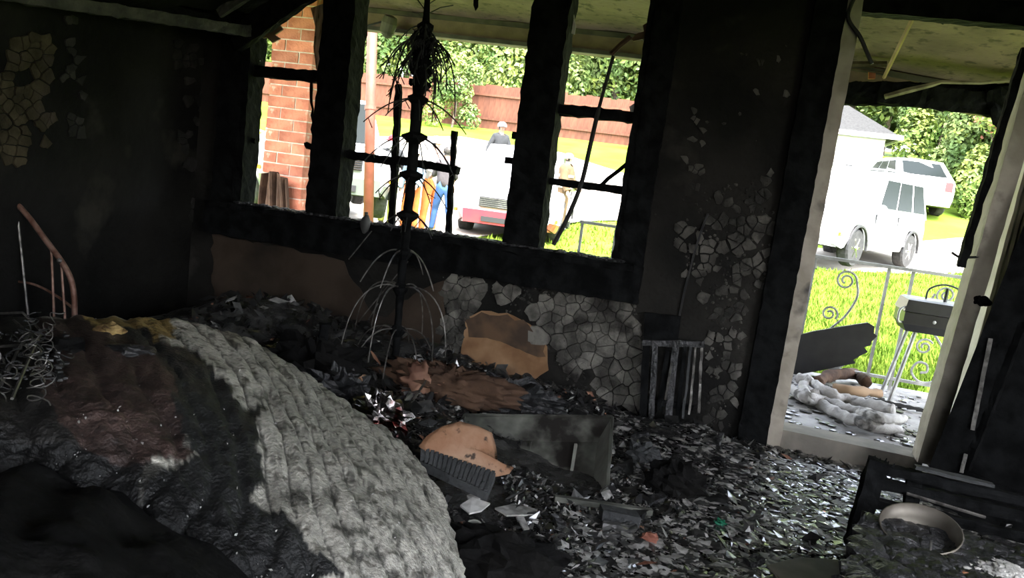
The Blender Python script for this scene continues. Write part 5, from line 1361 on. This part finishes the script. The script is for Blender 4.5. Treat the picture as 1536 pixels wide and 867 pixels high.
stick('roof_lath_piece', (660, 540), (606, 620), .008, .008, WIRE, 'thin bent rod stuck in the brown cloth heap', 'rod', .1, .0, .001)
p = hz(925, 785); b = MB(); v0_, v1_ = hz(897, 775), hz(952, 786); up_ = V((0, 0, .05)); b.slab([v0_, v1_, v1_ + up_, v0_ + up_], (0.02, -.05, 0)); tag(b.build('tin_box', GREYRUB, None, p), 'small flattened dark tin on the floor below the metal tube', 'tin')
for (x, y, r, m, lab) in [(975, 806, .024, mat('brick_bit', (.20, .07, .045), (.32, .13, .09), 20, .8), 'small brick red fragment on the black floor'), (1080, 784, .016, mat('green_glass', (.02, .16, .09), rough=.15, spec=.7), 'small green glass piece on the black floor'),
                          (851, 797, .007, mat('pink_bead', (.6, .25, .2), rough=.3), 'tiny pink glinting bead on the debris')]:
    p = hz(x, y, r); b = MB(); b.ball(p, (r * 1.4, r, r * .8), 8, 6, jit=.8); tag(b.build('fragment', m, None, p - V((0, 0, r))), lab, 'fragment')
p = hz(706, 800, .04); b = MB(); b.lathe([(.03, -.04), (.036, .0), (.036, .035), (.031, .035), (.03, -.03)], p, (.5, -.6, .7), 14); tag(b.build('burnt_cup', STEEL, None, p - V((0, 0, .04)), smooth=True), 'burnt grey cup lying on its side right of the mattress', 'cup')
for i, (poly, m, lab) in enumerate([([(690, 760), (708, 748), (735, 757), (722, 768), (704, 772)], ASHW, 'curled pale paper scrap left of the burnt cup'), ([(742, 764), (770, 758), (806, 766), (800, 774), (760, 775)], FLAKE[2], 'long flat pale scrap below the ribbed strip'),
                                    ([(772, 772), (782, 770), (794, 796), (786, 798)], FLAKE[2], 'narrow upright pale strip below the long flat scrap'), ([(700, 745), (716, 740), (720, 750), (704, 754)], FLAKE[2], 'small crumpled pale scrap next to the mattress end'),
                                    ([(1150, 850), (1200, 838), (1258, 842), (1262, 870), (1180, 880)], mat('floor_board_bit', (.14, .125, .10), (.2, .18, .15), 8, .7), 'pale flat board piece at the bottom edge left of the charred seat')]):
    P_ = [hz(x, y, .03) for x, y in poly]; b = MB(); b.slab(P_, (0, 0, .006)); tag(b.build('paper_scrap' if i < 4 else 'board_piece', m, None, P_[0]), lab, 'scrap')
# charred chair frame at lower right
YC = 2.95
cf = thing('chair_frame', at_y(1280, 800, YC), 'charred wooden chair with burnt rail back and debris in the seat, lower right', 'chair')
b = MB(); p = at_y(1281, 806, YC); q = at_y(1318, 690, YC); cbar(b, V((p.x, p.y, 0)), q, .065, .05, .006, up=(0, 1, 0)); b.build('back_post', CHAR, cf)
for k in range(6):
    x_ = 1306 + k * 6; q = at_y(x_, 697 + k * 1.3, YC); b = MB(); b.tube([q, q + V((rnd.uniform(-.01, .01), 0, rnd.uniform(.015, .04)))], [.008, .002], 4); b.build('charred_splinter', CHAR, cf)
for (ya, yb, h_) in [(697, 751, .035), (720, 774, .04), (751, 805, .035)]:
    b = MB(); cbar(b, at_y(1300, ya, YC), at_y(1580, yb + 10, YC), .035, h_, .006, sub=4); b.build('back_rail', CHAR, cf)
b = MB(); cbar(b, at_y(1372, 705, YC + .01), at_y(1362, 790, YC + .01), .05, .03, .006, up=(0, 1, 0)); b.build('back_splat', CHAR, cf)
b = MB(); cbar(b, at_y(1372, 700, YC - .02), at_y(1490, 728, YC - .02), .03, .012, .003); b.build('ash_topped_rail', GREYRUB, cf)
b = MB(); b.tube([at_y(1360, 740, YC - .03), at_y(1478, 776, YC - .03)], .006, 6); b.build('metal_rod', WIRE, cf)
zs = .20
s00, s01 = at_z(1288, 790, zs), at_z(1256, 880, zs)
def seat(u, v):
    p = s00 + (s01 - s00) * v * 1.6 + V((.95, .0, 0)) * u
    return V((p.x, p.y, zs + .022 * mnoise.noise(V((p.x * 14, p.y * 14, 0))) + .014 * mnoise.noise(V((p.x * 40, p.y * 40, 0)))))
b = MB(); b.grid(seat, 70, 60); o = b.build('seat', CHARG, cf); o.modifiers.new('thick', 'SOLIDIFY').thickness = .05
for (u, v) in [(.04, .95), (.04, .05)]:
    p = seat(u, v); MB().bar((p.x, p.y, 0), (p.x, p.y, zs), .05, .05, (0, 1, 0), seg=6, jit=.004).build('leg', CHAR, cf)
b = MB()
for k in range(700):
    u, v = rnd.random(), rnd.random(); p = seat(u, v); r = rnd.uniform(.006, .022)
    a_ = V((rnd.uniform(-1, 1), rnd.uniform(-1, 1), rnd.uniform(-.5, .5))).normalized(); c_ = a_.cross(V((rnd.uniform(-.5, .5), rnd.uniform(-.5, .5), 1))).normalized()
    p = p + V((0, 0, .012)); b.add([p - a_ * r, p + c_ * r * .6 + V((0, 0, r * .4)), p + a_ * r, p - c_ * r * .6], [(0, 1, 2), (0, 2, 3)], rnd.choices([0, 1, 2], [7, 3, .8])[0])
tag(b.build('seat_debris', FLAKE[:3], cf), kind='stuff')
p = at_z(1378, 806, .24); b = MB(); b.lathe([(.085, -.045), (.10, .0), (.115, .04), (.119, .04), (.104, -.002), (.088, -.05)], p, (-.12, -.3, 1), 28)
tag(b.build('metal_bowl', mat('dull_bowl', (.12, .105, .085), (.2, .18, .15), 8, .5, metal=.4), None, p - V((0, 0, .05)), smooth=True), 'dull round bowl half buried in the debris of the charred seat', 'bowl')
p = at_z(1393, 850, .22); b = MB(); b.tube([p, at_z(1397, 812, .27)], .004, 5); tag(b.build('pale_rod', WIRE, None, p), 'short pale wire standing in the seat debris below the bowl', 'rod')
b = MB(); c = at_z(1515, 868, .24)
for k in range(320):
    a_ = rnd.gauss(0, .05), rnd.gauss(0, .04); r = rnd.uniform(.004, .012)
    b.ball((c.x + a_[0], c.y + a_[1], c.z + .03 * math.exp(-(a_[0] ** 2 + a_[1] ** 2) / .003) + r * .3), (r * 1.3, r, r * .8), 5, 4, jit=.6)
tag(b.build('ash_crumbs', ASHW, None, c), 'heap of white ash crumbs at the lower right corner', 'ash', kind='stuff')
p = at_z(1452, 868, .235); b = MB(); b.ball(p, (.028, .02, .018), 9, 7, jit=.8); tag(b.build('orange_lump', mat('orange_lump', (.35, .14, .07), (.5, .25, .14), 30, .7), None, p - V((0, 0, .018))), 'orange burnt lump left of the white ash crumbs', 'lump')

# ------------------------------------------------------------------ debris over the floor
def xy(ps): return [(p.x, p.y) for p in ps]
KEEP = [xy([T0, T1, B1, B0]), xy([q0, q1, q2, q3]), xy([at_z(x, y, .2) for x, y in [(626, 668), (690, 630), (750, 650), (775, 700), (740, 722)]]), xy([s00, s00 + V((.95, 0, 0)), s01 + V((.95, 0, 0)), s01])]
def clear(x, y):
    return not any(in_poly(x, y, k) for k in KEEP)
def debris(name, n, boxxy, size, wts, tilt, label, lift=.004, dens=None, hmax=.35):
    vs = []; fs = []; mi = []
    x0, x1, y0, y1 = boxxy; k = 0
    while k < n:
        x, y = rnd.uniform(x0, x1), rnd.uniform(y0, y1)
        if not clear(x, y) or (dens and rnd.random() > dens(x, y)): continue
        r = size[0] + (size[1] - size[0]) * rnd.random() ** 2.5; z = max(0, floor_z(x, y)) + lift + r * .25 * rnd.random()
        a = rnd.uniform(0, 6.283); tx, ty = rnd.gauss(0, tilt), rnd.gauss(0, tilt)
        e1 = V((math.cos(a), math.sin(a), tx)).normalized(); e2 = V((-math.sin(a), math.cos(a), ty)).normalized(); asp = rnd.uniform(.25, .9)
        c = V((x, y, z)); o_ = len(vs); hh = r * rnd.uniform(.02, hmax)
        vs += [c - e1 * r, c - e2 * r * asp * rnd.uniform(.6, 1.1), c + e1 * r * rnd.uniform(.7, 1.1), c + e2 * r * asp, c + V((0, 0, hh))]
        fs += [(o_, o_ + 1, o_ + 4), (o_ + 1, o_ + 2, o_ + 4), (o_ + 2, o_ + 3, o_ + 4), (o_ + 3, o_, o_ + 4)]
        mi += [rnd.choices([0, 1, 2, 3], wts)[0]] * 4; k += 1
    me = raw_mesh(name, np.array([tuple(v) for v in vs]), np.array(fs), FLAKE, mi)
    o = raw_obj(name, me)
    return tag(o, label, 'debris', kind='stuff')
def fade(x, y):   # coarse rubble thins out towards the doorway
    k = .5 - (x + .22) / .6 + .9 * mnoise.noise(V((x * 2.2, y * 2.2, 4))) + (.5 if y > 3.75 else 0) - (.3 if y < 2.6 else 0)
    return max(.06, min(1, k + .35))
debris('ash_flakes', 24000, (-1.3, 1.9, 1.3, 3.93), (.004, .026), [7, 2.6, .9, .15], .3, 'wet black and grey ash flakes strewn over the whole floor', dens=fade)
debris('wet_highlight_flakes', 17000, (-.35, 1.35, 1.9, 3.93), (.007, .036), [2.5, 4, 4.5, .03], .12, 'flat wet flakes before the doorway, many painted pale as highlights', hmax=.08, lift=.006, dens=lambda x, y: 1.2 - fade(x, y))  # extra pale flakes put the doorway's white highlights into the colour
debris('charred_shards', 2600, (-2.4, .9, 2.2, 3.88), (.012, .06), [8, 1.6, .4, .25], .7, 'black charred shards heaped along the wall under the windows', lift=.012, dens=fade)
debris('pale_chips', 1500, (-.95, .6, 2.1, 3.2), (.005, .022), [3, 3, 2.2, .3], .7, 'pale chips and bits of paper around the steel tray', lift=.012, dens=fade)
spots = []
tri = 0
while len(spots) < 24 and tri < 4000:
    tri += 1; x, y = rnd.uniform(-1.0, 1.3), rnd.uniform(1.6, 3.8)
    if clear(x, y) and all((x - a) ** 2 + (y - c) ** 2 > .17 ** 2 for a, c in spots): spots.append((x, y))
for (x, y) in spots:
    z = max(0, floor_z(x, y)); a = rnd.uniform(0, 6.28); L_ = rnd.uniform(.05, .13)
    p = V((x - math.cos(a) * L_ * .5, y - math.sin(a) * L_ * .5, z + .018)); q = V((x + math.cos(a) * L_ * .5, y + math.sin(a) * L_ * .5, z + .018 + rnd.uniform(0, .03)))
    b = MB(); b.bar(p, q, rnd.uniform(.02, .05), rnd.uniform(.01, .025), seg=4, jit=.010, sub=2)
    tag(b.build('charred_fragment', rnd.choice([CHARG, CHARG, FLAKE[0], FLAKE[1]]), None, (x, y, z)), 'short charred wood fragment lying in the wet ash', 'fragment', 'burnt fragments on the floor')

# ------------------------------------------------------------------ things on the porch
gr = thing('charcoal_grill', at_y(1400, 612, 5.45), 'black charcoal grill with pale lid standing by the porch railing', 'grill')
ZG = 5.45; gA, gB = at_y(1352, 496, ZG), at_y(1482, 500, ZG); gC = at_y(1355, 452, ZG)
gx0, gx1 = gA.x, gA.x + .50; gz0, gz1, gz2 = gA.z, gC.z - .005, at_y(1360, 437, ZG + .3).z
b = MB(); b.hexa([(gx0 + .03, ZG + .03, gz0), (gx1 - .03, ZG + .03, gz0), (gx1 - .03, ZG + .27, gz0), (gx0 + .03, ZG + .27, gz0), (gx0, ZG, gz0 + .05), (gx1, ZG, gz0 + .05), (gx1, ZG + .30, gz0 + .05), (gx0, ZG + .30, gz0 + .05)])
b.hexa([(gx0, ZG, gz0 + .05), (gx1, ZG, gz0 + .05), (gx1, ZG + .3, gz0 + .05), (gx0, ZG + .3, gz0 + .05), (gx0, ZG, gz1 - .06), (gx1, ZG, gz1 - .06), (gx1, ZG + .3, gz1 - .06), (gx0, ZG + .3, gz1 - .06)]); b.build('firebox', BLACKM, gr)
b = MB(); b.hexa([(gx0 - .006, ZG - .006, gz1 - .055), (gx1 + .006, ZG - .006, gz1 - .055), (gx1 + .006, ZG + .306, gz1 - .055), (gx0 - .006, ZG + .306, gz1 - .055), (gx0 + .01, ZG + .02, gz1 + .02), (gx1 - .01, ZG + .02, gz1 + .02), (gx1 - .01, ZG + .28, gz1 + .02), (gx0 + .01, ZG + .28, gz1 + .02)]); lid = b.build('lid', BLACKM, gr)
b = MB(); b.hexa([(gx0 + .012, ZG + .022, gz1 + .02), (gx1 - .012, ZG + .022, gz1 + .02), (gx1 - .012, ZG + .278, gz1 + .02), (gx0 + .012, ZG + .278, gz1 + .02), (gx0 + .03, ZG + .04, gz1 + .03), (gx1 - .03, ZG + .04, gz1 + .03), (gx1 - .03, ZG + .26, gz1 + .03), (gx0 + .03, ZG + .26, gz1 + .03)]); b.build('lid_top', LIDM, lid)
b = MB(); b.tube(spline([(gx0 + .14, ZG + .15, gz1 + .03), (gx0 + .15, ZG + .15, gz1 + .10), (gx0 + .24, ZG + .15, gz1 + .14), (gx0 + .34, ZG + .15, gz1 + .11), (gx0 + .36, ZG + .15, gz1 + .03)], 6), .006, 6); b.build('wire_handle', DARKWIRE, lid)
b = MB(); b.tube([(gx0 + .25, ZG + .13, gz1 + .02), (gx0 + .25, ZG + .13, gz1 + .12)], .012, 8); b.build('vent_knob', BLACKM, lid)
b = MB(); b.tube(spline([(gx0 + .0, ZG + .02, gz1 - .03), (gx0 - .035, ZG - .01, gz1 - .05), (gx0 - .035, ZG - .01, gz1 - .12), (gx0, ZG + .02, gz1 - .13)], 5), .008, 6); b.build('side_handle', GALV, gr)
b = MB(); b.ball((gx0 + .18, ZG - .004, gz1 - .10), (.012, .006, .012), 8, 5); b.build('latch', GALV, gr)
for (xt, xb, yo) in [(gx0 + .10, at_y(1334, 612, ZG).x, .06), (gx1 - .08, gx1 + .02, .06), (gx0 + .10, gx0 + .01, .26), (gx1 - .08, gx1 + .05, .26)]:
    b = MB(); b.tube([(xt, ZG + yo, gz0 + .02), (xb, ZG + yo, -.012)], .014, 8); b.build('leg', GALV, gr)
b = MB(); p = at_y(1462, 470, ZG); b.hexa([(gx1, ZG + .02, gz0 + .05), (gx1 + .12, ZG + .02, gz0 + .07), (gx1 + .12, ZG + .28, gz0 + .07), (gx1, ZG + .28, gz0 + .05), (gx1, ZG + .02, gz0 + .09), (gx1 + .12, ZG + .02, gz0 + .10), (gx1 + .12, ZG + .28, gz0 + .10), (gx1, ZG + .28, gz0 + .09)]); b.build('side_shelf', BLACKM, gr)
# black torn board against the railing
b = MB(); bp = [(1186, 506), (1220, 497), (1262, 490), (1302, 484), (1312, 490), (1311, 500), (1316, 504), (1308, 512), (1306, 518), (1296, 521), (1302, 528), (1290, 534), (1280, 540), (1284, 545), (1262, 549), (1230, 556), (1190, 563)]
b.slab([at_y(x, y, YR - .05) for x, y in bp], (0, .025, 0))
tag(b.build('torn_board', BLACKM, None, at_y(1240, 560, YR - .05)), 'black board with a ragged right end leaning on the porch railing', 'board')
# hose like twisted cloth bundle on the porch floor
cbn = thing('cloth_bundle', at_z(1270, 620, -.015), 'dirty twisted canvas bundle lying on the porch floor', 'canvas')
def roll(pix, r, nm, m=FABRIC, z=.03):
    P_ = spline([at_z(x, y, z + .02 * math.sin(i * 2.1)) for i, (x, y) in enumerate(pix)], 6); b = MB()
    b.tube(P_, [r * (1 + .3 * mnoise.noise(V((i * .6, r * 90, 0)))) for i in range(len(P_))], 9)
    b.v = [tuple(V(q) + mnoise.noise_vector(V(q) * 22) * .016) for q in b.v]; return b.build(nm, m, cbn, smooth=True)
roll([(1186, 582), (1206, 596), (1228, 606), (1262, 622), (1300, 636), (1348, 645)], .035, 'outer_fold')
roll([(1204, 578), (1212, 592), (1236, 600), (1270, 612), (1310, 622), (1350, 632)], .03, 'fold', z=.05)
roll([(1222, 576), (1240, 588), (1270, 600), (1300, 606), (1340, 616)], .035, 'fold', z=.06)
roll([(1250, 584), (1280, 586), (1318, 590)], .03, 'fold', CARD, z=.08)
roll([(1196, 568), (1214, 570), (1206, 580), (1222, 590)], .028, 'fold', z=.06)
roll([(1290, 620), (1320, 628), (1354, 628)], .03, 'fold', z=.07)
roll([(1225, 574), (1250, 562), (1285, 562), (1300, 574)], .04, 'canvas_hump', BROWNCLOTH, z=.06)
for k in range(7):
    xa = 1290 + k * 14; p, q = at_z(xa, 598 + k * 3, .0), at_z(xa + 62, 610 + k * 3, .0)
    b = MB(); b.tube([p, (p + q) / 2 + V((0, 0, .02)), q], .006, 5)
    tag(b.build('fallen_wire', DARKWIRE, None, p), 'thin black wire lying on the porch floor by the grill leg', 'wire', 'wires on the porch floor')
debris_p = MB()
for k in range(420):
    x, y = rnd.uniform(.3, 1.8), rnd.uniform(4.15, 6.0); r = rnd.uniform(.006, .03)
    debris_p.ball((x, y, -.013 + r * .2), (r * 1.3, r, r * .3), 5, 3, jit=.7)
tag(debris_p.build('porch_cinders', FLAKE[1], None, (1, 5, -.015)), 'scattered dark cinders on the wet porch floor', 'cinders', kind='stuff')
